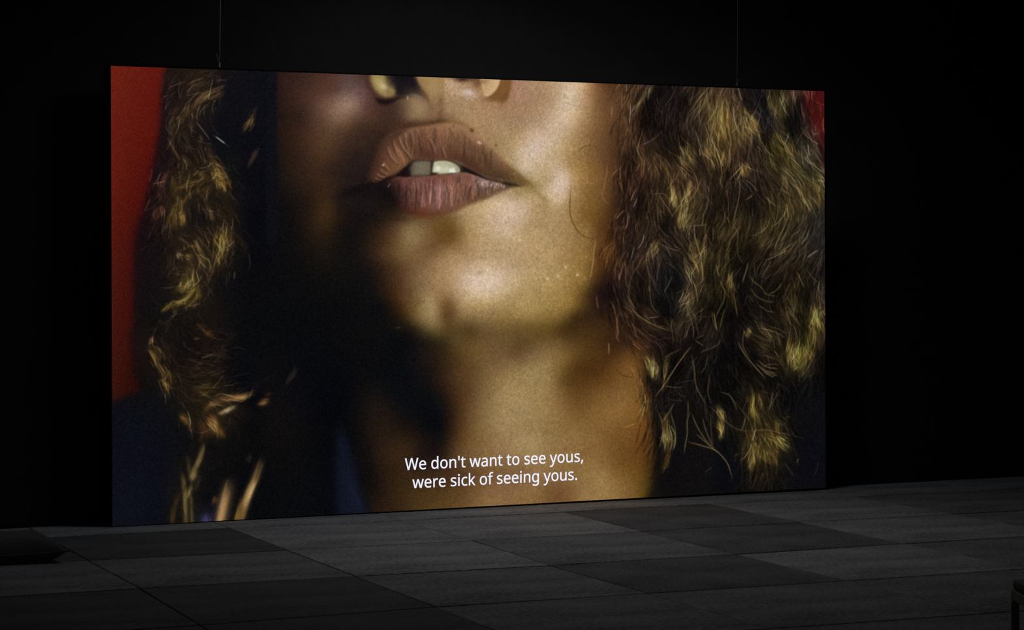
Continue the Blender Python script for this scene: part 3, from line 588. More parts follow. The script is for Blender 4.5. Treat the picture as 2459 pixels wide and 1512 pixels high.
    for x, y in ((920,396),(1149,341),(1152,344)): cv.blob(x,y,2.4,2,0,(220,190,160),.7)
    r = np.random.default_rng(21); L = []
    for i in range(46):
        x = r.uniform(1148,1212); y = 430 + (x-1148)*.15 + r.uniform(0,11)
        L.append((spline([(x,y),(x+r.normal(),y+r.uniform(3,7))],.8),(198,176,170),.55*r.uniform(.4,1.2)))
    cv.strands(L, 1.1)
    cv.blob(1054,452,9,5,15,(168,130,132),.45); cv.blob(996,446,8,6,0,(150,104,92),.3)
    cv.strands([(spline([(937,440),(933,446),(930,450)],1),(200,170,160),.8)], 1.0)
    # mouth opening and teeth
    cv.poly([(950,421),(962,412),(976,399),(994,385),(1040,386),(1082,386),(1108,396),(1132,409),(1160,424),(1176,431),(1146,422),(1116,414),(1090,416),(1052,419),(1020,422),(984,423)], (34,19,19), 1.6)
    cv.poly([(986,391),(1000,387),(1030,386),(1036,398),(1036,414),(1030,420),(1000,421),(986,420),(982,405)], (112,104,84), 2.6, .9)
    cv.poly([(948,423),(962,411),(978,397),(992,387),(986,404),(984,423)], (22,14,16), 1.6, .9); cv.blob(1012,402,12,12,0,(118,110,90),.6); cv.blob(988,405,5,14,0,(70,56,48),.6)
    cv.poly([(1041,388),(1060,385),(1080,388),(1094,395),(1103,404),(1103,413),(1086,415),(1052,418),(1038,413),(1037,400)], (186,184,152), 1.6)
    cv.blob(1096,406,8,10,0,(140,132,108),.5); cv.blob(1070,392,18,5,6,(170,164,134),.4)
    cv.blob(1052,405,5,5,0,(226,232,216),.8); cv.blob(1070,407,14,3,8,(214,214,190),.5)
    for x, y in ((1083,407),(1089,405),(1087,411),(1091,411),(1081,411)): cv.blob(x,y,2,2.2,0,(238,242,232),.85)
    cv.blob(1037,400,2.4,12,8,(44,28,24),.8); cv.blob(1046,416,5,1.6,0,(40,24,20),.8)
    cv.strands([(spline([(994,382),(1020,384),(1050,384),(1082,384),(1106,394)],1),(78,48,36),.6)], 1.8)
    cv.strands([(spline([(1104,400),(1132,412),(1160,426),(1200,436),(1232,443),(1252,446)],1),(24,16,16),.9)], 2.2)
    cv.strands([(spline([(1205,440),(1232,444),(1262,443)],1),(30,20,14),.9)], 3.0)
    cv.blob(1268,442,20,6,10,(110,84,40),.6); cv.blob(1290,462,26,12,50,(156,128,76),.25); cv.strands([(spline([(1262,446),(1286,458),(1306,480),(1318,506)],2),(120,92,50),.35)], 4)
    cv.blob(1245,428,28,9,38,(122,96,48),.45)
    # left corner sinks into shadow
    cv.blob(872,448,30,6,-14,(18,13,15),.75); cv.blob(846,462,30,6,-18,(18,13,15),.65); cv.blob(896,462,28,12,-8,(21,16,17),.75)
    cv.strands([(spline([(955,420),(930,430),(905,440),(870,452)],1),(20,12,14),.9)], 2.4)
    cv.blob(920,476,22,20,0,(22,17,17),.8); cv.blob(965,470,10,26,-10,(64,36,32),.35)
    cv.blob(945,515,30,9,14,(36,24,18),.6); cv.blob(1015,520,42,5,2,(98,56,30),.55)
    cv.blob(960,318,26,5,-35,(50,32,26),.5)
    # chin and cheek modelling
    cv.blob(1068,545,16,14,10,(104,74,28),.55); cv.blob(1040,560,34,8,-40,(106,76,44),.3)
    cv.blob(990,560,20,20,30,(138,112,74),.35); cv.blob(1160,672,40,20,12,(220,196,176),.28)
    cv.blob(1152,655,5,4,0,(150,118,74),.5); cv.blob(1025,592,26,5,-24,(100,70,42),.35)
    for x, y in ((1247,576),(1358,641),(1386,660),(1315,669),(1193,703),(1170,707),(1340,663)): cv.blob(x,y,2.2,2.4,0,(226,204,170),.7)
    cv.blob(1133,313,4.2,3.4,40,(78,54,24),.85); cv.blob(1191,349,2.6,2.4,0,(104,80,34),.8); cv.blob(1089,304,2,4,0,(110,74,44),.6)
    cv.blob(1410,464,2.4,3,0,(110,80,36),.6); cv.blob(956,786,3.5,1.5,0,(60,48,38),.8); cv.blob(1290,621,2,2,0,(130,96,60),.6)
    # short dark facial down on the lit cheek
    r = np.random.default_rng(9); L = []; L2 = []
    for i in range(1500):
        x = r.uniform(1140,1420); y = r.uniform(230,700)
        if y < 300 + (x-1140)*-.2 or (x < 1210 and y < 420 and y > 300 + (x-1120)*.9): continue
        a = math.radians(62 + r.normal()*12); l = r.uniform(3,8)
        (L if i % 2 else L2).append((spline([(x,y),(x+math.cos(a)*l,y+math.sin(a)*l)],.8), (118,92,58) if i % 2 else (226,206,180), .2*r.uniform(.4,1.3)))
    cv.strands(L, .9); cv.strands(L2, .9)
    # single hairs over the cheek
    for p, c, w in (([(1389,365),(1398,354),(1412,349),(1428,352),(1445,366)],(88,62,34),.7),([(1432,310),(1418,345),(1412,380)],(96,68,38),.5),
        ([(1371,440),(1368,500),(1374,530),(1388,556),(1408,570),(1428,573)],(80,56,24),.8),([(1448,530),(1440,555),(1432,580)],(84,58,24),.6),
        ([(1431,574),(1426,600),(1424,630),(1418,660),(1414,672)],(172,142,84),.85),([(1459,392),(1456,420),(1450,450),(1446,470),(1454,484),(1462,490)],(150,104,66),.75),
        ([(1407,410),(1409,424),(1410,440)],(170,136,90),.7),([(1464,428),(1478,412),(1492,400),(1500,380)],(150,104,64),.7),([(1487,408),(1492,440),(1495,455)],(140,100,60),.6),
        ([(1457,546),(1480,548),(1508,545)],(120,70,48),.7),([(1463,720),(1470,730),(1476,745),(1482,780),(1484,800),(1480,815)],(150,112,72),.8),([(1488,745),(1482,770),(1481,800)],(130,90,56),.7),
        ([(1478,795),(1482,812),(1490,822)],(130,92,56),.6),([(1461,822),(1462,838),(1461,850)],(172,140,90),.7),([(1432,708),(1434,728),(1436,742)],(140,98,60),.7),
        ([(1478,885),(1494,900),(1524,906)],(66,42,14),.6),([(1498,1026),(1512,1022),(1524,1016)],(170,136,84),.7),([(1548,945),(1550,972)],(200,150,90),.8),([(1537,905),(1539,925)],(170,120,70),.6)):
        cv.strands([(spline(p,1),c,w)], 1.1)
    print('skin %.1f' % (time.time()-T))
    g = cv.a.mean(-1, keepdims=True); cv.a += (g * np.array((1.04,1.0,.93)) - cv.a) * (.05 * skin)[..., None]
    # ================= hair: direction fields
    RD = dirfield([(1480,230,98),(1500,330,97),(1540,230,108),(1490,450,84),(1600,250,98),(1680,230,108),(1660,270,112),(1720,260,96),(1730,330,92),(1640,370,58),(1600,370,62),(1680,400,60),(1800,290,68),(1860,240,88),(1880,340,72),(1900,400,55),(1950,460,62),(1760,400,94),(1720,430,100),(1560,430,100),(1540,500,88),(1620,440,72),(1625,490,96),(1650,520,112),(1700,470,92),(1700,540,104),(1760,520,104),(1840,480,66),(1880,540,104),(1930,560,118),(1820,560,112),(1560,600,116),(1600,580,40),(1520,650,92),(1530,720,66),(1560,760,48),(1600,790,28),(1640,770,130),(1660,720,118),(1660,640,62),(1700,600,108),(1740,660,96),(1740,730,94),(1790,650,112),(1800,720,70),(1850,700,108),(1870,760,60),(1930,700,92),(1950,780,78),(1930,850,104),(1890,840,100),(1840,800,30),(1850,880,24),(1780,850,64),(1700,820,118),(1640,860,122),(1570,880,84),(1600,950,98),(1680,940,84),(1760,950,62),(1800,960,100),(1820,1000,72),(1700,1040,62),(1600,1050,98),(1640,1080,96),(1740,1020,82),(1820,1080,88),(1870,1060,48),(1900,1100,60),(1830,1150,94),(1930,950,115)])
    ampR = 1 + .0 * lum
    ins = polymask([(1492,190),(1925,190),(1960,330),(1990,420),(1990,900),(1950,920),(1900,960),(1890,1120),(1850,1180),(1790,1180),(1760,1060),(1700,1000),(1620,960),(1590,1090),(1560,1060),(1545,940),(1530,860),(1500,800),(1462,720),(1466,560),(1486,480)], 12)
    cv.poly([(1548,880),(1556,920),(1560,960),(1566,1010),(1572,1060),(1575,1110),(1569,1160),(1558,1215),(1700,1215),(1700,880)], (17,14,14), 6, .8)
    cv.blob(1590,822,34,16,20,(28,18,18),.7); cv.blob(1570,840,16,12,20,(34,22,18),.5)
    cv.a0 = gblur(cv.a, 2.0)
    # soft light and dark locks first
    rl = np.random.default_rng(33)
    def lock(pts, w, col, a=.8, soft=False):
        """a lock of hair: a soft body with fine hairs laid along it"""
        col = np.array(col, float) * np.array((1.0, .95, .96))
        base = spline(pts, 1.5)
        if soft or w < 3:
            cv.strands([(spline(pts, 2), col, a * (1.15 if w > 3 else 1))], w, .7 if w > 3 else None)
            if w > 3.5:
                for k in range(int(w * 2)):
                    o = rl.normal(size=2) * w * .55; q = base[int(rl.uniform(0, .4) * len(base)):int(rl.uniform(.6, 1) * len(base)) + 1] + o
                    cv.strands([(q, np.array(col, float) * rl.uniform(.7, 1.35), .28)], 1.8)
            return
        ext = np.array(pts, float); e0 = ext[0] - (ext[1] - ext[0]) * .35; e1 = ext[-1] + (ext[-1] - ext[-2]) * .35
        base = spline(np.vstack([e0, ext, e1]), 1.5)
        cv.strands([(base, np.array(col) * .85, a * .7)], w * .9, .8)
        d = np.gradient(base, axis=0); nrm = np.stack([-d[:, 1], d[:, 0]], 1) / (np.hypot(d[:, 0], d[:, 1])[:, None] + 1e-6)
        n = len(base); L = []; Ld = []
        for k in range(int(8 + w * 3.0)):
            o = rl.normal() * w * 1.15; o2 = o + rl.normal() * w * .55
            i0 = int(rl.uniform(0, .55) * n); i1 = int(rl.uniform(.45, 1.0) * n); i0 = max(0, i0); i1 = min(n, i1)
            if i1 - i0 < 4: continue
            t = np.linspace(0, 1, i1 - i0)[:, None]
            tg = np.linspace(0, 1, n)[i0:i1, None]; wp = .45 + .55 * np.sin(np.pi * tg)
            p = base[i0:i1] + nrm[i0:i1] * ((o * (1 - t) + o2 * t) * wp + np.sin(t * rl.uniform(2, 5) + rl.uniform(0, 6)) * .8)
            if rl.uniform() < .68: L.append((p, np.minimum(np.array(col, float) * rl.uniform(.85, 1.6), 205), a * rl.uniform(.3, .75)))
            else: Ld.append((p, np.array(col, float) * .42, a * rl.uniform(.25, .5)))
        cv.strands(Ld, 1.1); cv.strands(L, .95)
    for pts, w, c, a in (([(1566,205),(1548,235),(1526,262)],5,(150,132,92),.75),([(1632,350),(1642,368),(1655,392)],9,(146,122,64),.8),([(1650,350),(1662,372),(1668,395)],6,(120,98,52),.6),
        ([(1700,350),(1712,372),(1712,400)],12,(134,104,52),.55),([(1735,250),(1736,300),(1730,340)],11,(112,92,46),.5),([(1790,270),(1808,296),(1824,330)],11,(118,100,48),.6),
        ([(1862,205),(1868,240),(1874,275)],13,(112,98,50),.6),([(1850,330),(1870,350),(1890,380)],15,(110,96,40),.6),([(1895,350),(1900,390),(1915,420)],14,(80,68,34),.4),
        ([(1778,392),(1782,406),(1788,424)],6,(100,84,40),.6),([(1648,500),(1640,520),(1630,548)],8,(150,128,64),.75),([(1614,450),(1616,470),(1620,495)],5,(140,124,62),.8),
        ([(1656,440),(1650,470),(1640,500)],4,(120,98,48),.6),([(1578,380),(1596,410),(1604,440)],7,(104,80,44),.55),([(1548,230),(1530,290),(1524,330)],8,(86,58,34),.35),
        ([(1665,580),(1685,600),(1700,625)],12,(112,98,52),.6),([(1584,580),(1570,600),(1560,615)],6,(96,80,44),.6),([(1800,560),(1790,590),(1770,620)],10,(84,68,34),.45),
        ([(1940,440),(1965,470),(1975,500)],12,(92,82,36),.5),([(1890,430),(1920,460),(1940,500)],12,(70,58,30),.4),([(1740,640),(1752,680),(1760,730)],9,(92,74,36),.45),
        ([(1690,560),(1688,640),(1700,680)],9,(80,64,34),.4),([(1850,480),(1852,520),(1868,560)],10,(80,66,32),.4),([(1655,705),(1650,730),(1646,755)],8,(98,82,52),.5),
        ([(1545,740),(1560,765),(1585,785)],10,(96,66,44),.5),([(1596,760),(1606,772),(1618,784)],6,(112,76,48),.5),([(1950,740),(1962,770),(1964,795)],9,(122,112,48),.7),
        ([(1945,800),(1930,840),(1908,880)],9,(120,110,42),.7),([(1895,830),(1900,860),(1896,885)],8,(104,92,34),.5),([(1798,790),(1793,805)],5,(124,106,52),.8),
        ([(1552,860),(1560,880),(1566,900)],8,(132,118,58),.7),([(1570,880),(1574,905)],6,(158,140,72),.8),([(1598,875),(1596,892)],3.5,(120,106,48),.8),([(1600,870),(1592,925)],3,(92,76,36),.6),
        ([(1599,1030),(1602,1060),(1600,1085)],6.5,(160,140,76),.85),([(1596,1000),(1600,1030)],5,(96,78,36),.6),([(1604,1090),(1592,1125)],4,(84,64,26),.6),
        ([(1806,940),(1806,985),(1824,1015)],5,(126,110,46),.7),([(1826,940),(1830,975)],4,(92,74,30),.6),([(1726,978),(1736,1004)],5,(140,124,66),.8),([(1728,1010),(1732,1040),(1732,1056)],4,(134,120,54),.8),
        ([(1810,1055),(1820,1085),(1838,1105)],7,(124,110,46),.75),([(1808,1080),(1808,1120)],7,(110,92,38),.6),([(1845,1045),(1870,1055),(1890,1075)],6,(128,116,52),.75),
        ([(1864,1015),(1868,1040)],4,(120,104,42),.7),([(1860,1070),(1862,1110)],5,(88,70,28),.5),([(1850,1060),(1842,1090),(1850,1110)],6,(100,86,36),.6),
        ([(1800,1040),(1800,1090)],9,(70,56,24),.5),([(1830,1020),(1850,1030),(1862,1045)],8,(62,46,22),.5),
        ([(1640,870),(1620,900)],14,(26,16,18),.6),([(1745,450),(1745,500)],4,(60,46,28),.4)):
        lock(pts, w, c, a)
    for x, y, rx, ry, an, c, a in ((1600,240,30,34,100,(30,21,23),.75),(1626,330,24,16,60,(34,24,22),.6),(1826,262,32,14,70,(19,17,21),.85),(1836,290,24,10,80,(20,18,21),.7),(1930,335,30,12,70,(28,25,24),.6),
        (1790,448,20,11,30,(18,17,18),.85),(1601,690,50,28,95,(15,15,17),.85),(1618,745,26,18,40,(16,16,17),.75),(1782,690,30,13,85,(18,17,18),.7),(1676,320,24,9,84,(26,20,20),.7),
        (1640,560,40,14,20,(30,22,20),.5),(1488,545,26,12,-60,(38,25,22),.6),(1760,780,34,16,80,(15,12,13),.7),(1730,880,46,34,90,(12,11,12),.7),(1660,790,30,10,-10,(22,15,16),.6),(1870,600,16,20,0,(28,24,20),.4),
        (1960,560,34,26,100,(22,21,22),.6),(1965,640,26,20,90,(22,18,18),.4),(1690,920,60,24,20,(13,12,12),.5),(1850,640,24,20,0,(28,21,18),.4)):
        cv.blob(x, y, rx, ry, an, c, a)
    hm = polymask([(1520,180),(1900,180),(1930,300),(1990,420),(1990,880),(1900,940),(1780,960),(1640,940),(1560,840),(1500,740),(1500,500)], 16)
    cv.a *= np.exp(hm * np.clip(.30 * nz(13, 24, 41) + .20 * nz(30, 44, 42), -.75, .34) - .08 * hm)[..., None]
    cv.a0 = gblur(cv.a, 3.0)
    box = (1440,185,1990,1180)
    ins2 = polymask([(1500,190),(1915,190),(1945,330),(1985,420),(1990,900),(1950,920),(1900,960),(1890,1120),(1850,1170),(1795,1170),(1765,1060),(1700,1000),(1620,960),(1600,1060),(1575,1040),(1565,940),(1550,860),(1510,800),(1470,720),(1478,560),(1500,470)], 10)
    strand_set(cv, RD, None, box, 1900, (24,70), .42, .5, 1.5, 9, .0015, 1, None, ins)
    strand_set(cv, RD, None, box, 2600, (18,60), 1.40, .34, 1.1, 11, .002, 2, None, ins)
    strand_set(cv, RD, None, box, 2200, (16,52), .36, .42, .95, 12, .0025, 3, None, ins)
    strand_set(cv, RD, None, box, 2900, (14,50), 1.85, .42, .75, 14, .004, 4, None, ins2)
    strand_set(cv, RD, None, box, 620, (18,70), 2.3, .6, .75, 24, .006, 5, None, ins2)
    # distinct single hairs and kinks
    G = [([(1705,205),(1680,235),(1655,272)],150,.7),([(1712,208),(1690,250),(1664,290)],130,.6),([(1697,215),(1700,260),(1705,290)],140,.6),([(1668,310),(1680,345),(1688,375)],140,.8),
        ([(1690,375),(1698,340),(1703,315)],120,.6),([(1678,250),(1650,290),(1655,330)],110,.5),([(1771,205),(1776,225),(1781,240)],170,.8),([(1755,320),(1768,308),(1778,292)],140,.7),
        ([(1747,310),(1755,335),(1752,365),(1750,400)],150,.7),([(1739,305),(1748,340),(1760,350)],120,.6),([(1800,300),(1805,330),(1803,350)],140,.7),([(1824,330),(1840,360),(1860,378)],140,.7),
        ([(1783,390),(1778,415),(1768,433)],160,.8),([(1775,420),(1776,460),(1766,510),(1760,540)],140,.7),([(1654,440),(1648,470),(1640,500)],150,.8),([(1612,420),(1612,450),(1622,500)],140,.7),
        ([(1565,468),(1580,464),(1598,468),(1606,485)],110,.6),([(1640,545),(1665,542),(1700,540)],120,.6),([(1788,430),(1806,444),(1820,462)],130,.6),([(1782,430),(1800,452),(1812,470)],110,.5),
        ([(1790,480),(1800,474),(1808,466)],140,.7),([(1850,520),(1840,545),(1826,560)],140,.6),([(1888,535),(1870,570),(1858,600)],160,.7),([(1892,550),(1876,580)],130,.6),
        ([(1760,540),(1772,560),(1768,590)],120,.6),([(1694,560),(1690,590),(1692,620)],150,.7),([(1676,625),(1668,645),(1658,660)],150,.7),([(1719,635),(1724,655),(1728,665)],160,.7),
        ([(1797,630),(1790,655),(1782,680)],160,.6),([(1798,660),(1810,676),(1828,690),(1840,706),(1868,712)],130,.6),([(1844,706),(1862,698),(1878,678)],130,.6),([(1800,690),(1818,712),(1844,724),(1860,724)],120,.6),
        ([(1820,730),(1840,745),(1862,750)],120,.6),([(1760,700),(1766,730),(1770,760)],130,.6),([(1740,690),(1738,720),(1726,745),(1718,765)],130,.6),([(1714,750),(1718,775),(1722,796)],190,.7),
        ([(1710,745),(1712,770),(1720,790)],120,.5),([(1740,740),(1732,770),(1728,790)],140,.5),([(1524,640),(1512,680),(1510,710),(1524,740)],110,.6),([(1556,640),(1560,680),(1564,730),(1586,760)],110,.6),
        ([(1510,730),(1530,755),(1570,780),(1614,796)],150,.7),([(1500,700),(1520,740),(1540,770)],110,.5),([(1614,662),(1606,680),(1594,702)],130,.6),([(1620,706),(1640,696),(1650,690)],90,.5),
        ([(1632,735),(1642,742),(1622,752)],110,.4),([(1644,715),(1660,745),(1676,770)],120,.5),([(1655,712),(1644,745),(1634,770),(1620,795)],110,.5),([(1666,750),(1672,780),(1678,806)],110,.5),
        ([(1650,740),(1664,785),(1664,815)],130,.6),([(1660,830),(1630,870),(1590,930),(1572,952)],150,.9),([(1672,812),(1686,806),(1692,802)],120,.6),([(1668,816),(1680,824),(1690,830)],130,.6),
        ([(1730,812),(1722,828),(1690,842),(1680,846)],110,.6),([(1638,836),(1610,850),(1590,862)],110,.5),([(1546,856),(1556,864),(1566,870)],160,.7),([(1660,850),(1666,880),(1670,920),(1680,945),(1694,970)],130,.7),
        ([(1700,850),(1694,880),(1680,898)],110,.6),([(1704,900),(1700,940),(1708,970)],110,.6),([(1770,818),(1788,850),(1816,884),(1840,910)],150,.8),([(1786,790),(1784,830),(1800,860)],120,.6),
        ([(1818,862),(1840,880),(1870,885)],150,.6),([(1812,872),(1840,890),(1866,896)],160,.6),([(1824,884),(1846,896),(1868,902)],150,.6),([(1828,880),(1850,874),(1872,876)],120,.5),([(1832,892),(1850,902),(1860,906)],150,.6),
        ([(1830,852),(1850,858),(1860,864)],130,.5),([(1842,850),(1846,870),(1848,890)],110,.4),([(1830,780),(1846,800),(1852,820)],150,.6),([(1850,784),(1870,790),(1886,800)],120,.5),([(1888,815),(1896,840),(1892,880)],130,.5),
        ([(1912,650),(1922,670),(1930,690)],140,.7),([(1934,610),(1924,640),(1912,650)],110,.5),([(1934,585),(1934,600),(1930,625)],110,.6),([(1915,700),(1906,680),(1900,660)],90,.4),([(1888,710),(1900,730),(1920,750)],110,.4),
        ([(1590,925),(1620,930),(1640,928)],110,.6),([(1625,955),(1636,962),(1604,958)],90,.4),([(1620,935),(1636,950),(1650,952)],90,.4),([(1728,940),(1750,948),(1762,965),(1770,985)],130,.6),
        ([(1700,972),(1720,990),(1740,1010),(1770,1030),(1800,1035)],110,.6),([(1800,1035),(1840,1032),(1880,1040),(1904,1046)],130,.5),([(1652,960),(1652,985),(1650,1000)],140,.6),([(1658,985),(1650,1010),(1650,1040),(1645,1070),(1642,1090)],150,.7),
        ([(1660,990),(1672,1020),(1690,1050),(1710,1075)],140,.7),([(1686,1000),(1694,1030),(1706,1060),(1716,1080)],150,.6),([(1650,1060),(1680,1068),(1716,1080),(1738,1100),(1750,1120),(1758,1150)],160,.75),
        ([(1670,1040),(1700,1066),(1724,1086)],150,.6),([(1706,990),(1708,1040),(1712,1070)],120,.5),([(1620,965),(1606,990),(1588,1015)],140,.7),([(1608,985),(1616,1010),(1622,1040),(1616,1075)],120,.7),([(1576,980),(1590,1015),(1592,1060)],120,.6),
        ([(1790,1000),(1786,1020),(1780,1034)],150,.6),([(1856,940),(1850,970),(1846,985)],140,.6),([(1870,938),(1858,960),(1846,984)],110,.6),([(1760,1095),(1780,1088),(1800,1090)],70,.5),([(1710,1120),(1700,1128),(1690,1136)],80,.5),
        ([(1964,1105),(1962,1125),(1952,1145)],50,.7),([(1880,1000),(1890,1012)],90,.6),([(1884,1004),(1900,998)],80,.5),([(1918,1100),(1912,1112)],110,.7),([(1904,1046),(1930,1052)],60,.5),([(1976,560),(1974,590)],70,.6),
        ([(1565,950),(1556,985),(1566,1020)],80,.4),([(1650,880),(1640,850)],70,.4),([(1524,617),(1540,614),(1556,616)],80,.5),([(1516,690),(1504,680),(1508,650)],90,.5),([(1480,712),(1488,735)],90,.5)]
    for ch in (0, 1):
        L = []
        for i, (p, b, w) in enumerate(G):
            if i % 2 != ch: continue
            wm = min(1.0, .5 + b / 300.)
            L.append((spline(p, 1), (b * .96, b * .82, b * .54), w))
        cv.strands(L, 1.0)
    print('right hair %.1f' % (time.time()-T))
    # ================= left hair
    for pts, w, c, a in (([(488,170),(470,200),(440,215),(430,222)],8,(50,38,26),.5),([(540,207),(520,216),(495,226),(470,246),(462,270),(466,290)],6,(84,66,42),.7),([(530,222),(500,234),(480,246)],5,(78,62,38),.6),([(522,186),(524,200)],4,(66,50,38),.5),
        ([(508,192),(488,204),(470,212)],4,(66,50,40),.5),([(452,250),(442,275),(430,287)],5,(70,54,34),.6),([(436,282),(428,290)],5,(78,62,34),.6),([(415,285),(418,310),(420,330)],6,(62,50,28),.6),([(428,255),(416,275),(412,300)],5,(50,36,28),.5),
        ([(606,280),(594,300),(586,315)],6,(84,68,38),.8),([(616,258),(606,282)],4,(44,38,30),.5),([(617,360),(604,385),(596,400)],4,(58,44,38),.6),([(480,325),(484,340)],3.5,(98,82,42),.8),
        ([(402,330),(412,350),(420,365),(434,385)],2.6,(104,82,48),.7),([(440,375),(450,390),(456,398)],3,(84,64,36),.6),([(494,350),(506,380),(518,400)],7,(58,42,28),.6),([(500,380),(520,395),(532,420)],9,(70,54,28),.6),
        ([(518,402),(530,424),(542,440)],10,(128,104,50),.75),([(512,418),(534,422)],8,(116,96,44),.6),([(524,438),(534,450),(538,462)],6,(134,110,48),.8),([(548,436),(556,452)],4,(84,62,28),.6),
        ([(470,412),(482,420),(478,432)],4,(70,54,26),.5),([(416,432),(420,450),(418,470)],9,(64,50,24),.6),([(440,450),(470,438),(500,428)],5,(84,68,34),.6),([(422,452),(450,446)],3,(104,84,42),.6),
        ([(400,415),(394,430),(388,448)],4,(88,50,42),.6),([(380,445),(386,475),(394,495)],5,(62,34,26),.5),([(382,500),(374,520),(372,535)],5,(74,42,32),.6),([(386,498),(390,515)],4,(88,56,42),.6),
        ([(428,480),(424,510),(420,545)],7,(96,80,36),.7),([(438,505),(440,520),(438,540)],5,(130,110,56),.85),([(410,500),(406,530),(404,550)],6,(66,52,26),.6),([(420,470),(440,485),(450,470),(466,458)],3,(96,76,42),.7),
        ([(466,460),(490,455),(498,445)],3,(80,64,34),.6),([(470,470),(474,490),(480,510)],4,(56,44,26),.5),([(486,468),(494,490),(506,510),(516,530)],3,(92,72,44),.7),([(502,500),(506,525)],4,(66,50,34),.6),
        ([(540,540),(538,570),(530,610),(524,640)],11,(100,84,40),.75),([(532,570),(530,600)],7,(116,100,46),.7),([(516,560),(512,590)],6,(70,54,28),.6),([(548,555),(550,585),(544,602)],4,(80,60,30),.6),([(510,640),(508,660)],7,(56,40,24),.5),
        ([(556,560),(580,585),(594,605)],8,(40,30,22),.6),([(543,603),(548,595)],2,(150,120,84),.8),([(430,570),(444,580),(456,592)],2.4,(120,94,64),.7),([(466,576),(474,586),(480,596)],3,(110,90,54),.7),
        ([(440,600),(464,590),(480,600),(492,620),(500,650)],4,(92,72,42),.6),([(428,610),(432,620)],5,(116,96,66),.8),([(450,612),(456,622)],5,(104,84,50),.7),([(414,620),(412,640)],4,(66,50,28),.6),
        ([(480,620),(490,640),(498,660),(500,680)],2.4,(120,92,48),.7),([(444,640),(460,655),(470,680)],3,(98,78,38),.6),([(452,665),(446,690),(430,700)],14,(104,90,42),.7),([(446,680),(438,692)],9,(124,108,56),.7),
        ([(470,690),(450,715),(420,730),(402,738)],7,(104,90,40),.75),([(476,700),(464,722),(446,740)],3,(108,90,42),.6),([(480,695),(474,715)],4,(96,78,36),.6),([(474,725),(462,740)],3,(90,76,42),.6),
        ([(416,724),(402,738),(388,748)],4,(110,94,44),.7),([(418,735),(417,752)],3,(76,62,28),.6),([(414,758),(404,772),(392,776),(380,768)],3,(56,42,24),.6),([(400,640),(408,630),(404,610)],4,(52,40,26),.5),
        ([(475,780),(490,790),(505,805),(514,800)],6,(70,52,24),.6),([(495,800),(510,806)],5,(84,60,30),.6),([(438,820),(450,836),(470,838)],2,(70,46,34),.5),([(466,815),(478,812)],2.4,(90,66,48),.6),([(540,820),(536,840),(540,855)],4,(46,34,26),.5),([(410,845),(420,870),(430,882)],3,(58,36,32),.5),
        ([(364,812),(362,826)],4,(96,74,40),.7),([(360,838),(372,860),(382,882)],7,(116,92,46),.85),([(384,880),(392,905),(402,945)],5,(98,76,38),.8),([(372,838),(384,860)],6,(70,54,26),.6),([(394,880),(408,900),(412,930)],6,(70,54,26),.6),
        ([(416,895),(430,908)],6,(44,34,20),.5),([(460,935),(480,930),(500,928),(520,926)],4,(74,58,30),.6),([(470,940),(490,945),(500,952)],6,(56,44,22),.6),([(490,950),(516,952)],3,(60,46,26),.5),
        ([(486,992),(505,972),(530,958),(560,954),(590,950),(612,942)],6,(112,84,44),.8),([(555,956),(580,955),(594,948)],5,(142,110,62),.7),([(526,994),(545,985),(564,976)],4.6,(176,158,112),.9),
        ([(620,970),(634,966),(646,958)],6,(118,88,46),.85),([(636,948),(650,944)],5,(52,34,26),.6),([(434,995),(444,1005),(456,1018)],8,(88,66,30),.75),([(456,1018),(462,1036)],6,(76,50,26),.6),
        ([(500,1000),(512,1020),(510,1040)],14,(112,82,40),.75),([(520,1020),(530,1040),(540,1050)],8,(98,72,32),.65),([(505,1010),(520,1030)],7,(132,106,60),.6),([(470,1010),(490,1030),(484,1060)],10,(66,44,24),.6),
        ([(490,1060),(482,1095),(466,1130),(456,1160)],5.5,(112,96,58),.8),([(450,1090),(455,1130),(462,1160)],4,(86,76,46),.6),([(470,1130),(460,1150)],7,(130,116,66),.8),([(438,1130),(444,1190),(446,1290)],4.5,(112,100,56),.8),([(462,1160),(448,1200)],5,(118,104,58),.6),([(458,1180),(462,1290)],3.6,(104,94,52),.75),([(448,1200),(451,1290)],3,(84,74,42),.6),
        ([(434,1180),(418,1215),(410,1290)],5,(60,48,24),.65),([(480,1140),(466,1180)],6,(40,34,28),.5),([(552,1150),(540,1205),(522,1300)],12,(140,114,70),.8),([(540,1180),(530,1230),(518,1300)],7,(160,132,86),.7),([(520,1190),(514,1210)],6,(84,60,30),.5),
        ([(630,1100),(612,1150),(592,1200),(562,1300)],8,(140,114,62),.85),([(612,1150),(600,1180),(584,1220)],5,(184,160,108),.8),([(584,1190),(570,1240),(560,1300)],6,(112,90,40),.6),([(600,1090),(594,1110)],5,(40,36,30),.5),([(712,880),(702,900),(690,920)],4,(34,28,26),.7),([(498,1236),(490,1262)],9,(62,62,104),.7),
        ([(600,610),(600,640)],1.5,(34,30,28),.5),([(564,650),(562,670)],1.5,(96,82,66),.8),([(595,605),(600,630),(596,650)],1.4,(52,42,32),.6),([(504,640),(510,690),(490,710)],1.4,(46,38,34),.5)):
        lock(pts, w * .8, c, a, soft=(pts[0][1] > 930))
    cv.strands([(spline([(508,322),(524,332),(538,343),(552,354)],1),(64,62,58),.6)], 1.3)
    cv.strands([(spline([(518,328),(530,337),(540,345)],1),(205,205,190),.9)], 1.0)
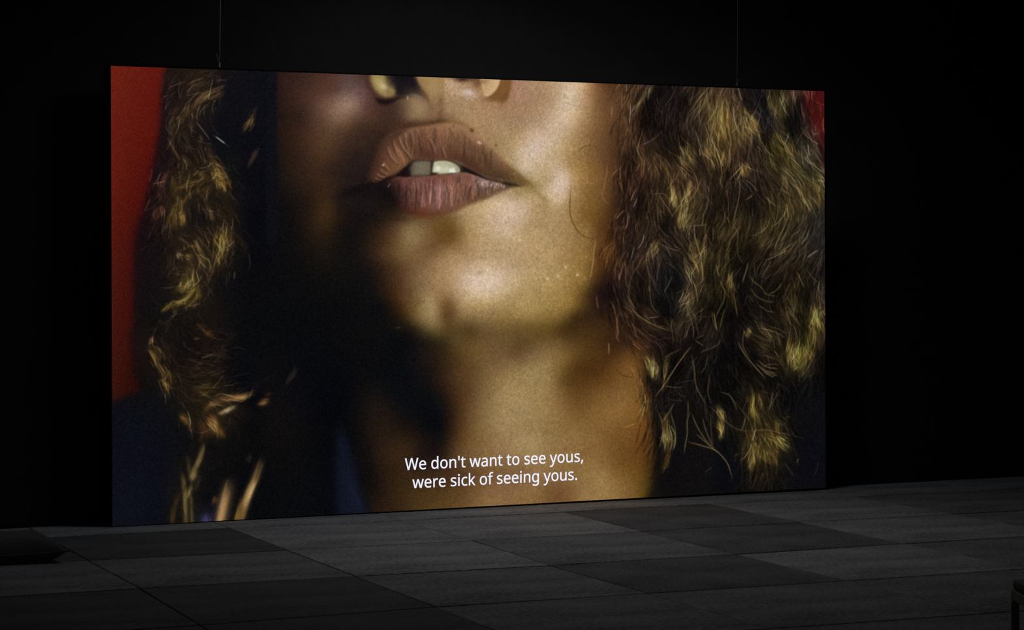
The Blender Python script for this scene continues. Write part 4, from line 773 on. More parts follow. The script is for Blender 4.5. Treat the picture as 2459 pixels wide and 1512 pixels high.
    for x, y, rx, ry, an, c, a in ((468,510,34,14,100,(22,18,18),.7),(440,555,16,10,0,(22,18,18),.4),(496,660,18,8,80,(24,20,18),.5),(418,632,10,9,0,(20,17,16),.7),(522,475,20,12,90,(22,18,17),.6),(436,335,18,9,100,(20,17,16),.6),(520,960,18,5,-20,(26,20,15),.6),(508,1068,8,8,0,(12,12,12),.6),(580,1060,40,40,0,(14,12,11),.4)):
        cv.blob(x, y, rx, ry, an, c, a)
    LD = dirfield([(400,200,110),(470,200,150),(520,210,155),(440,270,120),(420,310,90),(470,300,70),(420,370,58),(500,370,62),(540,440,60),(480,440,150),(430,470,95),(390,430,108),(430,520,96),(380,520,100),(500,500,64),(540,580,98),(520,630,108),(460,600,36),(420,610,90),(470,660,70),(450,700,140),(410,740,150),(400,780,120),(480,800,20),(370,860,62),(400,920,76),(480,940,0),(580,955,-14),(520,1020,60),(450,1000,45),(480,1090,108),(445,1200,90),(540,1220,104),(595,1180,112)])
    insL = polymask([(400,165),(540,165),(560,210),(480,300),(500,360),(560,440),(560,560),(590,600),(530,660),(490,720),(460,770),(540,800),(540,900),(620,950),(560,1000),(540,1060),(470,1150),(470,1250),(410,1250),(430,1080),(420,980),(380,920),(350,830),(390,740),(410,650),(370,560),(372,430),(400,300)], 12)
    cv.a0 = gblur(cv.a, 2.4)
    bl = (350,165,660,1255)
    strand_set(cv, LD, None, bl, 420, (20,60), .55, .4, 1.8, 14, .006, 11, None, insL)
    strand_set(cv, LD, None, bl, 900, (14,50), 1.7, .42, 1.0, 18, .012, 12, None, insL * polymask([(200,100),(760,100),(760,760),(700,960),(200,960)], 30))
    strand_set(cv, LD, None, bl, 380, (18,60), 2.2, .45, .85, 30, .012, 13, None, insL * polymask([(200,100),(760,100),(760,700),(700,930),(200,930)], 30))
    print('left hair %.1f' % (time.time()-T))
    # ---- projected film grain
    a = cv.a
    g = np.random.default_rng(99).standard_normal((PH, PW, 1)).astype(np.float32) + .35 * np.random.default_rng(98).standard_normal((PH, PW, 3)).astype(np.float32)
    g = gblur(g, .7); g /= g.std()
    a = a + g * (1.6 + .045 * np.sqrt(np.maximum(a, 0)) * 6)
    return np.clip(a, 0, 255) / 255.0

SUB1 = "735 573 583 0 508 0 371 476 236 0 161 0 10 573 85 573 201 95 333 573 407 573 544 95 660 573|980 438 1015 435 1047 427 1075 414 1099 396 1120 373 1136 346 1148 315 1155 281 1157 244 1157 201 863 201 868 157 880 119 900 90 927 69 960 56 1000 52 1026 53 1050 56 1073 60 1138 82 1138 20 1116 11 1094 4 1073 -1 1050 -5 1025 -7 997 -8 958 -5 922 3 889 17 860 36 836 61 816 91 801 126 793 167 790 212 793 257 800 297 814 333 831 364 854 390 880 411 910 426 944 435|979 380 948 377 921 366 899 348 882 323 871 293 864 257 1083 257 1082 281 1078 302 1072 322 1063 338 1052 353 1038 364 1021 373 1002 378|1627 -8 1577 -2 1534 17 1499 48 1472 91 1456 146 1451 214 1456 282 1472 338 1499 381 1535 413 1578 432 1628 438 1649 437 1669 434 1686 429 1702 423 1717 416 1730 407 1741 397 1752 386 1761 374 1766 374 1763 405 1761 438 1761 609 1832 609 1832 0 1775 0 1764 58 1761 58 1752 46 1741 35 1730 24 1717 15 1702 7 1686 1 1668 -4 1649 -7|1638 51 1679 55 1711 67 1734 88 1750 117 1759 154 1762 200 1762 213 1759 263 1750 304 1735 336 1713 360 1680 375 1638 379 1603 374 1574 359 1552 334 1536 300 1527 260 1524 213 1527 165 1536 125 1552 93 1574 69 1603 55|2342 216 2340 181 2335 150 2328 121 2317 95 2304 71 2287 51 2269 33 2248 18 2224 7 2198 -1 2171 -6 2141 -8 2114 -6 2087 -1 2063 7 2040 18 2019 33 2000 51 1984 71 1970 95 1959 121 1950 150 1946 181 1944 216 1947 261 1955 301 1968 336 1986 367 2009 392 2037 412 2069 426 2104 435 2144 438 2181 435 2215 426 2247 412 2274 392 2297 367 2316 336 2330 301 2339 261|2017 216 2018 184 2023 154 2030 128 2041 105 2054 86 2071 71 2092 59 2116 53 2143 51 2170 53 2194 59 2214 71 2231 86 2245 105 2255 128 2263 154 2267 184 2269 216 2267 248 2263 277 2255 303 2244 325 2231 344 2214 359 2193 370 2170 376 2142 379 2102 374 2070 359 2047 335 2030 303 2020 263|2660 438 2707 434 2746 421 2776 401 2798 371 2811 330 2816 280 2816 0 2746 0 2746 275 2743 307 2735 333 2723 353 2704 367 2680 376 2650 379 2607 374 2574 361 2551 338 2536 308 2527 269 2524 223 2524 0 2453 0 2453 430 2510 430 2520 371 2524 371 2535 385 2547 398 2560 409 2575 418 2590 425 2607 431 2624 435 2642 437|3009 573 2993 366 2949 366 2933 573|3273 50 3306 53 3333 59 3333 5 3301 -4 3261 -8 3239 -7 3218 -3 3198 4 3181 13 3165 27 3152 44 3143 66 3137 93 3135 125 3135 375 3074 375 3074 409 3136 437 3164 528 3205 528 3205 430 3330 430 3330 375 3205 375 3205 127 3207 103 3214 83 3224 69 3238 58 3254 52|3905 243 3895 276 3887 308 3880 335 3875 357 3872 357 3867 335 3861 307 3853 275 3843 242 3766 1 3686 1 3568 431 3641 431 3700 201 3712 154 3722 109 3728 73 3731 73 3737 97 3744 128 3752 160 3760 188 3836 431 3913 431 3987 188 3999 149 4010 109 4016 74 4019 74 4025 108 4036 153 4048 201 4108 431 4180 431 4061 1 3978 1|4420 437 4468 433 4507 422 4536 403 4557 375 4570 338 4574 293 4574 0 4523 0 4509 61 4506 61 4494 46 4481 33 4468 22 4454 13 4439 5 4423 -1 4405 -5 4385 -7 4362 -8 4337 -7 4314 -2 4292 6 4273 16 4257 30 4244 48 4234 68 4228 92 4226 119 4232 159 4249 192 4277 219 4316 238 4368 251 4432 257 4505 259 4505 285 4503 317 4495 342 4482 359 4464 371 4442 378 4416 380 4394 379 4373 376 4352 370 4295 347 4273 400 4293 410 4316 419 4340 426 4366 432 4393 436|4441 208 4393 203 4356 195 4330 182 4313 165 4303 144 4299 119 4302 97 4309 79 4321 66 4337 56 4356 51 4378 49 4412 52 4442 62 4468 79 4488 103 4500 134 4504 172 4504 210|4914 438 4961 434 5000 421 5030 401 5052 371 5065 330 5070 280 5070 0 5000 0 5000 275 4997 307 4990 333 4977 353 4958 367 4934 376 4904 379 4861 374 4828 361 4805 338 4790 308 4781 269 4778 223 4778 0 4707 0 4707 430 4764 430 4775 371 4779 371 4789 385 4801 398 4814 409 4829 418 4845 425 4861 431 4879 435 4896 437|5346 50 5379 53 5407 59 5407 5 5374 -4 5334 -8 5313 -7 5292 -3 5272 4 5254 13 5239 27 5226 44 5216 66 5210 93 5209 125 5209 375 5148 375 5148 409 5209 437 5237 528 5279 528 5279 430 5403 430 5403 375 5279 375 5279 127 5281 103 5287 83 5298 69 5312 58 5328 52|5844 50 5877 53 5905 59 5905 5 5872 -4 5832 -8 5811 -7 5790 -3 5770 4 5752 13 5737 27 5724 44 5714 66 5708 93 5706 125 5706 375 5646 375 5646 409 5707 437 5735 528 5777 528 5777 430 5901 430 5901 375 5777 375 5777 127 5779 103 5785 83 5796 69 5810 58 5826 52|6364 216 6363 181 6358 150 6350 121 6339 95 6326 71 6310 51 6291 33 6270 18 6247 7 6221 -1 6193 -6 6164 -8 6136 -6 6110 -1 6085 7 6062 18 6041 33 6022 51 6006 71 5992 95 5981 121 5973 150 5968 181 5966 216 5969 261 5977 301 5990 336 6009 367 6032 392 6059 412 6091 426 6127 435 6166 438 6203 435 6238 426 6269 412 6297 392 6320 367 6339 336 6353 301 6361 261|6039 216 6041 184 6045 154 6053 128 6063 105 6077 86 6094 71 6114 59 6138 53 6165 51 6192 53 6216 59 6237 71 6254 86 6267 105 6278 128 6285 154 6290 184 6291 216 6290 248 6285 277 6277 303 6267 325 6253 344 6236 359 6216 370 6192 376 6164 379 6125 374 6093 359 6069 335 6052 303 6043 263|6964 119 6962 92 6955 69 6943 49 6927 32 6907 18 6884 6 6856 -2 6826 -6 6792 -8 6764 -7 6738 -5 6715 -1 6694 5 6675 11 6658 19 6658 83 6720 60 6744 54 6769 50 6794 49 6826 51 6852 57 6872 66 6885 79 6893 94 6896 112 6895 123 6892 132 6887 141 6879 150 6869 158 6855 167 6790 196 6719 228 6700 239 6685 252 6673 266 6664 283 6659 302 6657 324 6662 358 6677 386 6701 408 6734 425 6773 435 6818 438 6844 437 6868 434 6891 430 6914 424 6935 417 6955 409 6931 353 6874 372 6854 377 6834 379 6813 380 6787 379 6765 374 6747 366 6734 356 6727 343 6724 328 6725 317 6729 307 6735 298 6743 290 6755 282 6769 274 6835 246 6905 215 6922 203 6937 191 6949 176 6957 159 6962 140|7234 438 7269 435 7301 427 7329 414 7354 396 7374 373 7390 346 7402 315 7409 281 7411 244 7411 201 7117 201 7122 157 7134 119 7154 90 7181 69 7215 56 7254 52 7280 53 7305 56 7327 60 7392 82 7392 20 7370 11 7349 4 7327 -1 7304 -5 7279 -7 7251 -8 7212 -5 7176 3 7143 17 7114 36 7090 61 7070 91 7056 126 7047 167 7044 212 7047 257 7055 297 7068 333 7086 364 7108 390 7134 411 7164 426 7198 435|7233 380 7202 377 7175 366 7154 348 7137 323 7125 293 7119 257 7338 257 7336 281 7333 302 7326 322 7318 338 7306 353 7292 364 7276 373 7256 378|7686 438 7722 435 7753 427 7781 414 7806 396 7826 373 7842 346 7854 315 7861 281 7864 244 7864 201 7569 201 7574 157 7587 119 7607 90 7634 69 7667 56 7706 52 7733 53 7757 56 7779 60 7844 82 7844 20 7823 11 7801 4 7779 -1 7757 -5 7731 -7 7703 -8 7664 -5 7628 3 7595 17 7566 36 7542 61 7522 91 7508 126 7499 167 7496 212 7499 257 7507 297 7520 333 7538 364 7560 390 7587 411 7617 426 7650 435|7686 380 7654 377 7628 366 7606 348 7589 323 7577 293 7571 257 7790 257 7789 281 7785 302 7779 322 7770 338 7759 353 7745 364 7728 373 7708 378|8114 430 8189 430 8282 185 8297 144 8310 105 8318 68 8322 68 8337 121 8358 186 8446 430 8522 430 8337 -59 8326 -85 8314 -108 8301 -130 8287 -148 8270 -164 8251 -176 8231 -185 8207 -191 8180 -192 8147 -190 8122 -186 8122 -130 8143 -133 8169 -135 8185 -134 8199 -131 8212 -126 8224 -118 8234 -110 8243 -99 8251 -87 8258 -73 8265 -59 8287 -2|8964 216 8962 181 8958 150 8950 121 8939 95 8926 71 8910 51 8891 33 8870 18 8846 7 8821 -1 8793 -6 8763 -8 8736 -6 8710 -1 8685 7 8662 18 8641 33 8622 51 8606 71 8592 95 8581 121 8573 150 8568 181 8566 216 8569 261 8577 301 8590 336 8609 367 8632 392 8659 412 8691 426 8727 435 8766 438 8803 435 8838 426 8869 412 8896 392 8920 367 8939 336 8953 301 8961 261|8639 216 8641 184 8645 154 8652 128 8663 105 8677 86 8694 71 8714 59 8738 53 8765 51 8792 53 8816 59 8836 71 8853 86 8867 105 8878 128 8885 154 8889 184 8891 216 8889 248 8885 277 8877 303 8867 325 8853 344 8836 359 8816 370 8792 376 8764 379 8724 374 8693 359 8669 335 8652 303 8642 263|9435 430 9435 0 9377 0 9366 57 9363 57 9353 43 9342 31 9328 20 9313 11 9297 4 9281 -1 9263 -5 9245 -7 9227 -8 9195 -6 9166 -1 9141 8 9119 21 9102 38 9088 59 9078 85 9073 114 9071 148 9071 430 9142 430 9142 153 9145 122 9152 96 9165 76 9184 62 9208 53 9237 51 9267 53 9292 59 9313 69 9330 82 9343 100 9352 121 9359 146 9363 175 9364 206 9364 430|9851 119 9849 92 9842 69 9830 49 9814 32 9794 18 9771 6 9743 -2 9713 -6 9679 -8 9651 -7 9625 -5 9602 -1 9581 5 9562 11 9545 19 9545 83 9607 60 9631 54 9656 50 9681 49 9713 51 9739 57 9759 66 9772 79 9780 94 9783 112 9782 123 9779 132 9774 141 9766 150 9756 158 9742 167 9677 196 9605 228 9587 239 9572 252 9560 266 9551 283 9545 302 9544 324 9549 358 9563 386 9588 408 9621 425 9660 435 9705 438 9731 437 9755 434 9778 430 9800 424 9822 417 9842 409 9818 353 9761 372 9741 377 9721 379 9700 380 9673 379 9651 374 9634 366 9621 356 9614 343 9611 328 9612 317 9616 307 9621 298 9630 290 9642 282 9656 274 9722 246 9791 215 9809 203 9824 191 9836 176 9844 159 9849 140|10041 84 10022 23 9998 -42 9972 -103 9920 -103 9935 -38 9949 31 9960 93 10035 93"
SUB2 = "346 243 336 276 328 308 321 335 316 357 313 357 308 335 302 307 294 275 284 242 207 1 127 1 9 431 82 431 141 201 153 154 163 109 169 73 172 73 178 97 185 128 193 160 201 188 277 431 354 431 428 188 440 149 451 109 457 74 460 74 466 108 477 153 489 201 549 431 621 431 502 1 419 1|864 438 900 435 931 427 960 414 984 396 1004 373 1020 346 1032 315 1039 281 1042 244 1042 201 747 201 752 157 765 119 785 90 812 69 845 56 885 52 911 53 935 56 957 60 1022 82 1022 20 1001 11 979 4 957 -1 935 -5 909 -7 881 -8 842 -5 806 3 773 17 744 36 720 61 700 91 686 126 677 167 674 212 677 257 685 297 698 333 716 364 738 390 765 411 795 426 828 435|864 380 832 377 806 366 784 348 767 323 755 293 749 257 968 257 967 281 963 302 957 322 948 338 937 353 923 364 906 373 886 378|1351 438 1377 437 1402 433 1393 368 1370 372 1346 374 1330 373 1314 369 1299 363 1285 355 1271 346 1259 334 1248 321 1239 305 1231 289 1226 270 1222 251 1221 229 1221 0 1151 0 1151 430 1209 430 1217 351 1220 351 1229 367 1240 381 1253 395 1266 407 1281 418 1297 426 1314 433 1332 437|1648 438 1683 435 1715 427 1743 414 1767 396 1788 373 1804 346 1816 315 1823 281 1825 244 1825 201 1531 201 1536 157 1548 119 1568 90 1595 69 1628 56 1668 52 1694 53 1718 56 1741 60 1806 82 1806 20 1784 11 1762 4 1741 -1 1718 -5 1693 -7 1665 -8 1626 -5 1590 3 1557 17 1528 36 1504 61 1484 91 1469 126 1461 167 1458 212 1461 257 1468 297 1482 333 1499 364 1522 390 1548 411 1578 426 1612 435|1647 380 1616 377 1589 366 1567 348 1550 323 1539 293 1532 257 1751 257 1750 281 1746 302 1740 322 1731 338 1720 353 1706 364 1689 373 1670 378|2423 119 2420 92 2413 69 2402 49 2386 32 2366 18 2342 6 2315 -2 2285 -6 2251 -8 2222 -7 2197 -5 2174 -1 2153 5 2134 11 2116 19 2116 83 2178 60 2203 54 2228 50 2253 49 2285 51 2311 57 2330 66 2344 79 2352 94 2354 112 2353 123 2351 132 2346 141 2338 150 2328 158 2314 167 2249 196 2177 228 2159 239 2144 252 2132 266 2123 283 2117 302 2115 324 2120 358 2135 386 2160 408 2193 425 2232 435 2277 438 2302 437 2327 434 2350 430 2372 424 2394 417 2414 409 2390 353 2333 372 2313 377 2293 379 2272 380 2245 379 2223 374 2206 366 2193 356 2185 343 2183 328 2184 317 2187 307 2193 298 2202 290 2213 282 2228 274 2294 246 2363 215 2381 203 2396 191 2407 176 2416 159 2421 140|2597 430 2597 0 2527 0 2527 430|2563 591 2573 590 2583 586 2591 580 2598 572 2602 560 2604 546 2602 532 2598 521 2591 512 2583 506 2573 502 2563 501 2552 502 2542 506 2533 512 2527 521 2523 532 2521 546 2523 560 2527 572 2533 580 2542 586 2552 590|2906 -8 2870 -5 2836 2 2805 15 2777 34 2754 58 2735 87 2721 123 2713 165 2710 213 2713 262 2721 305 2736 342 2756 372 2780 396 2808 415 2840 428 2874 435 2911 438 2933 437 2954 435 2974 431 2993 426 3010 421 3024 415 3002 356 2957 370 2909 376 2882 374 2858 368 2838 358 2821 343 2807 325 2796 303 2789 277 2784 247 2783 213 2784 181 2789 152 2796 126 2807 104 2821 86 2837 71 2857 61 2880 55 2905 53 2928 54 2949 56 2968 60 3017 78 3017 15 3002 8 2986 3 2969 -2 2951 -5 2930 -7|3188 291 3187 257 3185 221 3188 221 3203 240 3223 264 3240 285 3377 430 3460 430 3285 246 3472 0 3387 0 3237 200 3188 158 3188 0 3119 0 3119 609 3188 609|4129 216 4128 181 4123 150 4115 121 4104 95 4091 71 4075 51 4056 33 4035 18 4012 7 3986 -1 3958 -6 3929 -8 3901 -6 3875 -1 3850 7 3827 18 3806 33 3787 51 3771 71 3757 95 3746 121 3738 150 3733 181 3731 216 3734 261 3742 301 3755 336 3774 367 3797 392 3824 412 3856 426 3892 435 3931 438 3969 435 4003 426 4034 412 4062 392 4085 367 4104 336 4118 301 4126 261|3804 216 3806 184 3810 154 3818 128 3828 105 3842 86 3859 71 3879 59 3903 53 3930 51 3957 53 3981 59 4002 71 4019 86 4032 105 4043 128 4050 154 4055 184 4056 216 4055 248 4050 277 4043 303 4032 325 4018 344 4001 359 3981 370 3957 376 3929 379 3890 374 3858 359 3834 335 3818 303 3808 263|4439 375 4330 375 4330 0 4260 0 4260 375 4184 375 4184 408 4260 432 4260 457 4262 492 4267 522 4276 547 4289 568 4305 585 4324 597 4346 606 4371 612 4399 613 4446 609 4483 599 4464 544 4435 552 4400 556 4379 553 4361 545 4348 532 4338 513 4332 489 4330 458 4330 430 4439 430|5005 119 5002 92 4996 69 4984 49 4968 32 4948 18 4925 6 4897 -2 4867 -6 4833 -8 4805 -7 4779 -5 4756 -1 4735 5 4716 11 4698 19 4698 83 4761 60 4785 54 4810 50 4835 49 4867 51 4893 57 4913 66 4926 79 4934 94 4937 112 4936 123 4933 132 4928 141 4920 150 4910 158 4896 167 4831 196 4759 228 4741 239 4726 252 4714 266 4705 283 4699 302 4698 324 4703 358 4717 386 4742 408 4775 425 4814 435 4859 438 4884 437 4909 434 4932 430 4954 424 4976 417 4996 409 4972 353 4915 372 4895 377 4875 379 4854 380 4827 379 4805 374 4788 366 4775 356 4768 343 4765 328 4766 317 4770 307 4775 298 4784 290 4796 282 4810 274 4876 246 4945 215 4963 203 4978 191 4990 176 4998 159 5003 140|5275 438 5310 435 5342 427 5370 414 5395 396 5415 373 5431 346 5443 315 5450 281 5452 244 5452 201 5158 201 5163 157 5175 119 5195 90 5222 69 5256 56 5295 52 5321 53 5346 56 5368 60 5433 82 5433 20 5411 11 5390 4 5368 -1 5345 -5 5320 -7 5292 -8 5253 -5 5217 3 5184 17 5155 36 5131 61 5111 91 5097 126 5088 167 5085 212 5088 257 5096 297 5109 333 5127 364 5149 390 5175 411 5205 426 5239 435|5274 380 5243 377 5216 366 5194 348 5178 323 5166 293 5160 257 5379 257 5377 281 5374 302 5367 322 5359 338 5347 353 5333 364 5316 373 5297 378|5727 438 5762 435 5794 427 5822 414 5847 396 5867 373 5883 346 5895 315 5902 281 5905 244 5905 201 5610 201 5615 157 5628 119 5648 90 5675 69 5708 56 5747 52 5774 53 5798 56 5820 60 5885 82 5885 20 5863 11 5842 4 5820 -1 5798 -5 5772 -7 5744 -8 5705 -5 5669 3 5636 17 5607 36 5583 61 5563 91 5549 126 5540 167 5537 212 5540 257 5548 297 5561 333 5579 364 5601 390 5628 411 5658 426 5691 435|5727 380 5695 377 5669 366 5647 348 5630 323 5618 293 5612 257 5831 257 5830 281 5826 302 5820 322 5811 338 5799 353 5785 364 5769 373 5749 378|6084 430 6084 0 6014 0 6014 430|6050 591 6060 590 6070 586 6078 580 6085 572 6089 560 6091 546 6089 532 6085 521 6078 512 6070 506 6060 502 6050 501 6039 502 6029 506 6020 512 6013 521 6009 532 6008 546 6009 560 6013 572 6020 580 6029 586 6039 590|6427 438 6475 434 6513 421 6544 401 6566 371 6579 330 6583 280 6583 0 6513 0 6513 275 6511 307 6503 333 6490 353 6472 367 6447 376 6417 379 6374 374 6341 361 6318 338 6303 308 6294 269 6291 223 6291 0 6221 0 6221 430 6277 430 6288 371 6292 371 6302 385 6314 398 6328 409 6342 418 6358 425 6374 431 6392 435 6409 437|6868 438 6896 436 6921 431 6945 422 6967 409 6986 393 7003 373 7007 373 7017 430 7073 430 7073 -7 7071 -46 7064 -80 7052 -109 7036 -135 7015 -155 6989 -172 6958 -183 6922 -190 6881 -192 6850 -192 6822 -189 6795 -186 6770 -180 6747 -174 6726 -165 6726 -100 6747 -110 6771 -118 6797 -125 6825 -130 6854 -133 6885 -134 6919 -130 6948 -119 6972 -101 6989 -77 7000 -48 7003 -13 7003 4 7004 32 7006 57 7002 57 6986 37 6968 21 6947 8 6923 -1 6897 -6 6869 -8 6818 -2 6774 18 6739 51 6713 95 6697 149 6692 214 6697 278 6713 332 6739 377 6774 411 6817 431|6878 379 6855 376 6835 370 6817 359 6801 344 6788 326 6778 303 6771 277 6767 247 6765 213 6768 165 6778 124 6794 92 6817 68 6845 54 6880 50 6901 51 6919 53 6936 58 6950 65 6963 74 6974 85 6984 98 6991 113 6997 131 7001 151 7003 173 7004 197 7004 214 7003 251 6998 282 6991 309 6980 331 6967 348 6949 362 6929 371 6905 377|7350 430 7426 430 7519 185 7534 144 7546 105 7555 68 7558 68 7573 121 7595 186 7682 430 7759 430 7573 -59 7563 -85 7551 -108 7538 -130 7523 -148 7507 -164 7488 -176 7467 -185 7443 -191 7417 -192 7383 -190 7358 -186 7358 -130 7380 -133 7406 -135 7422 -134 7436 -131 7449 -126 7460 -118 7470 -110 7480 -99 7488 -87 7495 -73 7501 -59 7524 -2|8200 216 8199 181 8194 150 8186 121 8176 95 8162 71 8146 51 8128 33 8107 18 8083 7 8057 -1 8030 -6 8000 -8 7972 -6 7946 -1 7921 7 7898 18 7878 33 7859 51 7843 71 7829 95 7818 121 7809 150 7804 181 7803 216 7805 261 7813 301 7827 336 7845 367 7868 392 7896 412 7928 426 7963 435 8002 438 8040 435 8074 426 8105 412 8133 392 8156 367 8175 336 8189 301 8198 261|7876 216 7877 184 7882 154 7889 128 7899 105 7913 86 7930 71 7951 59 7974 53 8002 51 8029 53 8053 59 8073 71 8090 86 8104 105 8114 128 8122 154 8126 184 8128 216 8126 248 8121 277 8114 303 8103 325 8089 344 8073 359 8052 370 8028 376 8001 379 7961 374 7929 359 7905 335 7889 303 7879 263|8671 430 8671 0 8613 0 8603 57 8600 57 8590 43 8578 31 8565 20 8550 11 8534 4 8517 -1 8500 -5 8482 -7 8464 -8 8431 -6 8402 -1 8377 8 8356 21 8338 38 8325 59 8315 85 8309 114 8307 148 8307 430 8379 430 8379 153 8381 122 8389 96 8402 76 8420 62 8444 53 8474 51 8504 53 8529 59 8550 69 8566 82 8579 100 8589 121 8595 146 8599 175 8601 206 8601 430|9087 119 9085 92 9078 69 9067 49 9051 32 9031 18 9007 6 8980 -2 8949 -6 8916 -8 8887 -7 8861 -5 8838 -1 8818 5 8798 11 8781 19 8781 83 8843 60 8868 54 8892 50 8917 49 8950 51 8976 57 8995 66 9009 79 9017 94 9019 112 9018 123 9015 132 9010 141 9003 150 8992 158 8979 167 8913 196 8842 228 8824 239 8809 252 8796 266 8787 283 8782 302 8780 324 8785 358 8800 386 8825 408 8858 425 8896 435 8941 438 8967 437 8992 434 9015 430 9037 424 9058 417 9079 409 9055 353 8998 372 8978 377 8957 379 8937 380 8910 379 8888 374 8870 366 8858 356 8850 343 8848 328 8849 317 8852 307 8858 298 8867 290 8878 282 8893 274 8958 246 9028 215 9046 203 9060 191 9072 176 9081 159 9086 140|9181 43 9183 61 9188 75 9196 85 9206 92 9217 96 9230 97 9243 96 9255 92 9266 85 9274 75 9279 61 9281 43 9279 26 9274 12 9266 2 9255 -6 9243 -10 9230 -11 9217 -10 9206 -6 9196 2 9188 12 9183 26"

def plane_to_photo(t, z):
    """where a point of the screen's plane falls in the hand-placed painting coordinates"""
    X = SCR.x + t * SDIR.x; Y = SCR.y + t * SDIR.y
    c, s = math.cos(YAW), math.sin(YAW)
    xr = X * c - Y * s; d = X * s + Y * c
    u = FPX * xr / d; v = -FPX * (z - EYE) / d
    cr, sr = math.cos(ROLL), math.sin(ROLL)
    return CXP + u * cr - v * sr, HORIZON + u * sr + v * cr

frame = paint_frame()
TW, TH = 2304, 1270
tt, zz = np.meshgrid((np.arange(TW) + 0.5) / TW * SW, (np.arange(TH) + 0.5) / TH * SH)   # bottom row first, as Blender stores it
px, py = plane_to_photo(tt, zz)
px = np.clip(px - X0, 0, PW - 1.01); py = np.clip(py - Y0, 0, PH - 1.01)
xi = px.astype(int); yi = py.astype(int); fx = (px - xi)[..., None]; fy = (py - yi)[..., None]
tex = (frame[yi, xi] * (1 - fx) + frame[yi, xi + 1] * fx) * (1 - fy) + (frame[yi + 1, xi] * (1 - fx) + frame[yi + 1, xi + 1] * fx) * fy
img = bpy.data.images.new('projected_film_frame', TW, TH, alpha=False)
img.pixels.foreach_set(np.concatenate([tex, np.ones((TH, TW, 1))], -1).astype(np.float32).ravel())
img.update(); img.pack()

def emit_mat(name, color=None, image=None, strength=1.0):
    m = bpy.data.materials.new(name); m.use_nodes = True; nt = m.node_tree; nt.nodes.clear()
    o = nt.nodes.new('ShaderNodeOutputMaterial'); e = nt.nodes.new('ShaderNodeEmission'); e.inputs[1].default_value = strength
    if image:
        t = nt.nodes.new('ShaderNodeTexImage'); t.image = image; t.extension = 'EXTEND'
        uv = nt.nodes.new('ShaderNodeUVMap'); nt.links.new(uv.outputs[0], t.inputs[0]); nt.links.new(t.outputs[0], e.inputs[0])
    else: e.inputs[0].default_value = (*color, 1)
    nt.links.new(e.outputs[0], o.inputs[0])
    return m
M_FILM = emit_mat('projected_light', image=img)
M_SUB = emit_mat('projected_white', (0.86, 0.87, 1.0))

q = [(0.0, 0.004), (SW + 0.0, 0.0155), (SW - 0.001, SH + 0.001), (0.0, SH - 0.002)]
pic = mesh_obj('projected_image', [(a, -0.0015, b) for a, b in q], [(0, 1, 2, 3)], M_FILM, screen)
uv = pic.data.uv_layers.new(name='UVMap')
for k, (a, b) in enumerate(q): uv.data[k].uv = (a / SW, b / SH)
pic['label'] = 'close-up of a mouth, chin, neck and curly hair against red'

def subtitle_line(s, x0, z0, label):
    k = 1.1585e-4
    loops = [[float(q) for q in ch.split()] for ch in s.split('|')]
    ext = [(min(v[::2]), max(v[::2]), min(v[1::2]), max(v[1::2])) for v in loops]
    outer = [i for i, e in enumerate(ext) if not any(j != i and f[0] < e[0] and f[1] > e[1] and f[2] < e[2] and f[3] > e[3] for j, f in enumerate(ext))]
    bm = bmesh.new()
    for i in outer:                            # one glyph outline with its counters at a time
        e = ext[i]
        grp = [i] + [j for j, f in enumerate(ext) if j != i and e[0] < f[0] and e[1] > f[1] and e[2] < f[2] and e[3] > f[3]]
        cu = bpy.data.curves.new('subtitle_curve', 'CURVE'); cu.dimensions = '2D'; cu.fill_mode = 'BOTH'; cu.offset = 0.0008
        for g in grp:
            v = loops[g]; n = len(v) // 2
            sp = cu.splines.new('POLY'); sp.points.add(n - 1); sp.use_cyclic_u = True
            for a in range(n):
                X = x0 + (v[2 * a] - 9) * k; Z = z0 + v[2 * a + 1] * k * 1.02 + (X - x0) * 0.0036
                sp.points[a].co = (X, Z, 0, 1)
        o = bpy.data.objects.new('subtitle_source', cu); COL.objects.link(o)
        bpy.context.view_layer.update()
        me = bpy.data.meshes.new_from_object(o.evaluated_get(bpy.context.evaluated_depsgraph_get()))
        bm.from_mesh(me); bpy.data.objects.remove(o); bpy.data.meshes.remove(me)
    me = bpy.data.meshes.new('subtitle_line'); bm.to_mesh(me); bm.free(); me.materials.append(M_SUB)
    for q in me.polygons: q.material_index = 0
    sub = bpy.data.objects.new('subtitle_line', me); COL.objects.link(sub); sub.parent = screen
    me.transform(Matrix.Rotation(math.pi / 2, 4, 'X')); me.transform(Matrix.Translation((0, -0.003, 0)))
    sub['label'] = label; sub['kind'] = 'stuff'
subtitle_line(SUB1, 1.7378, 0.2455, 'upper line of white subtitle lettering')
subtitle_line(SUB2, 1.7846, 0.1370, 'lower line of white subtitle lettering')

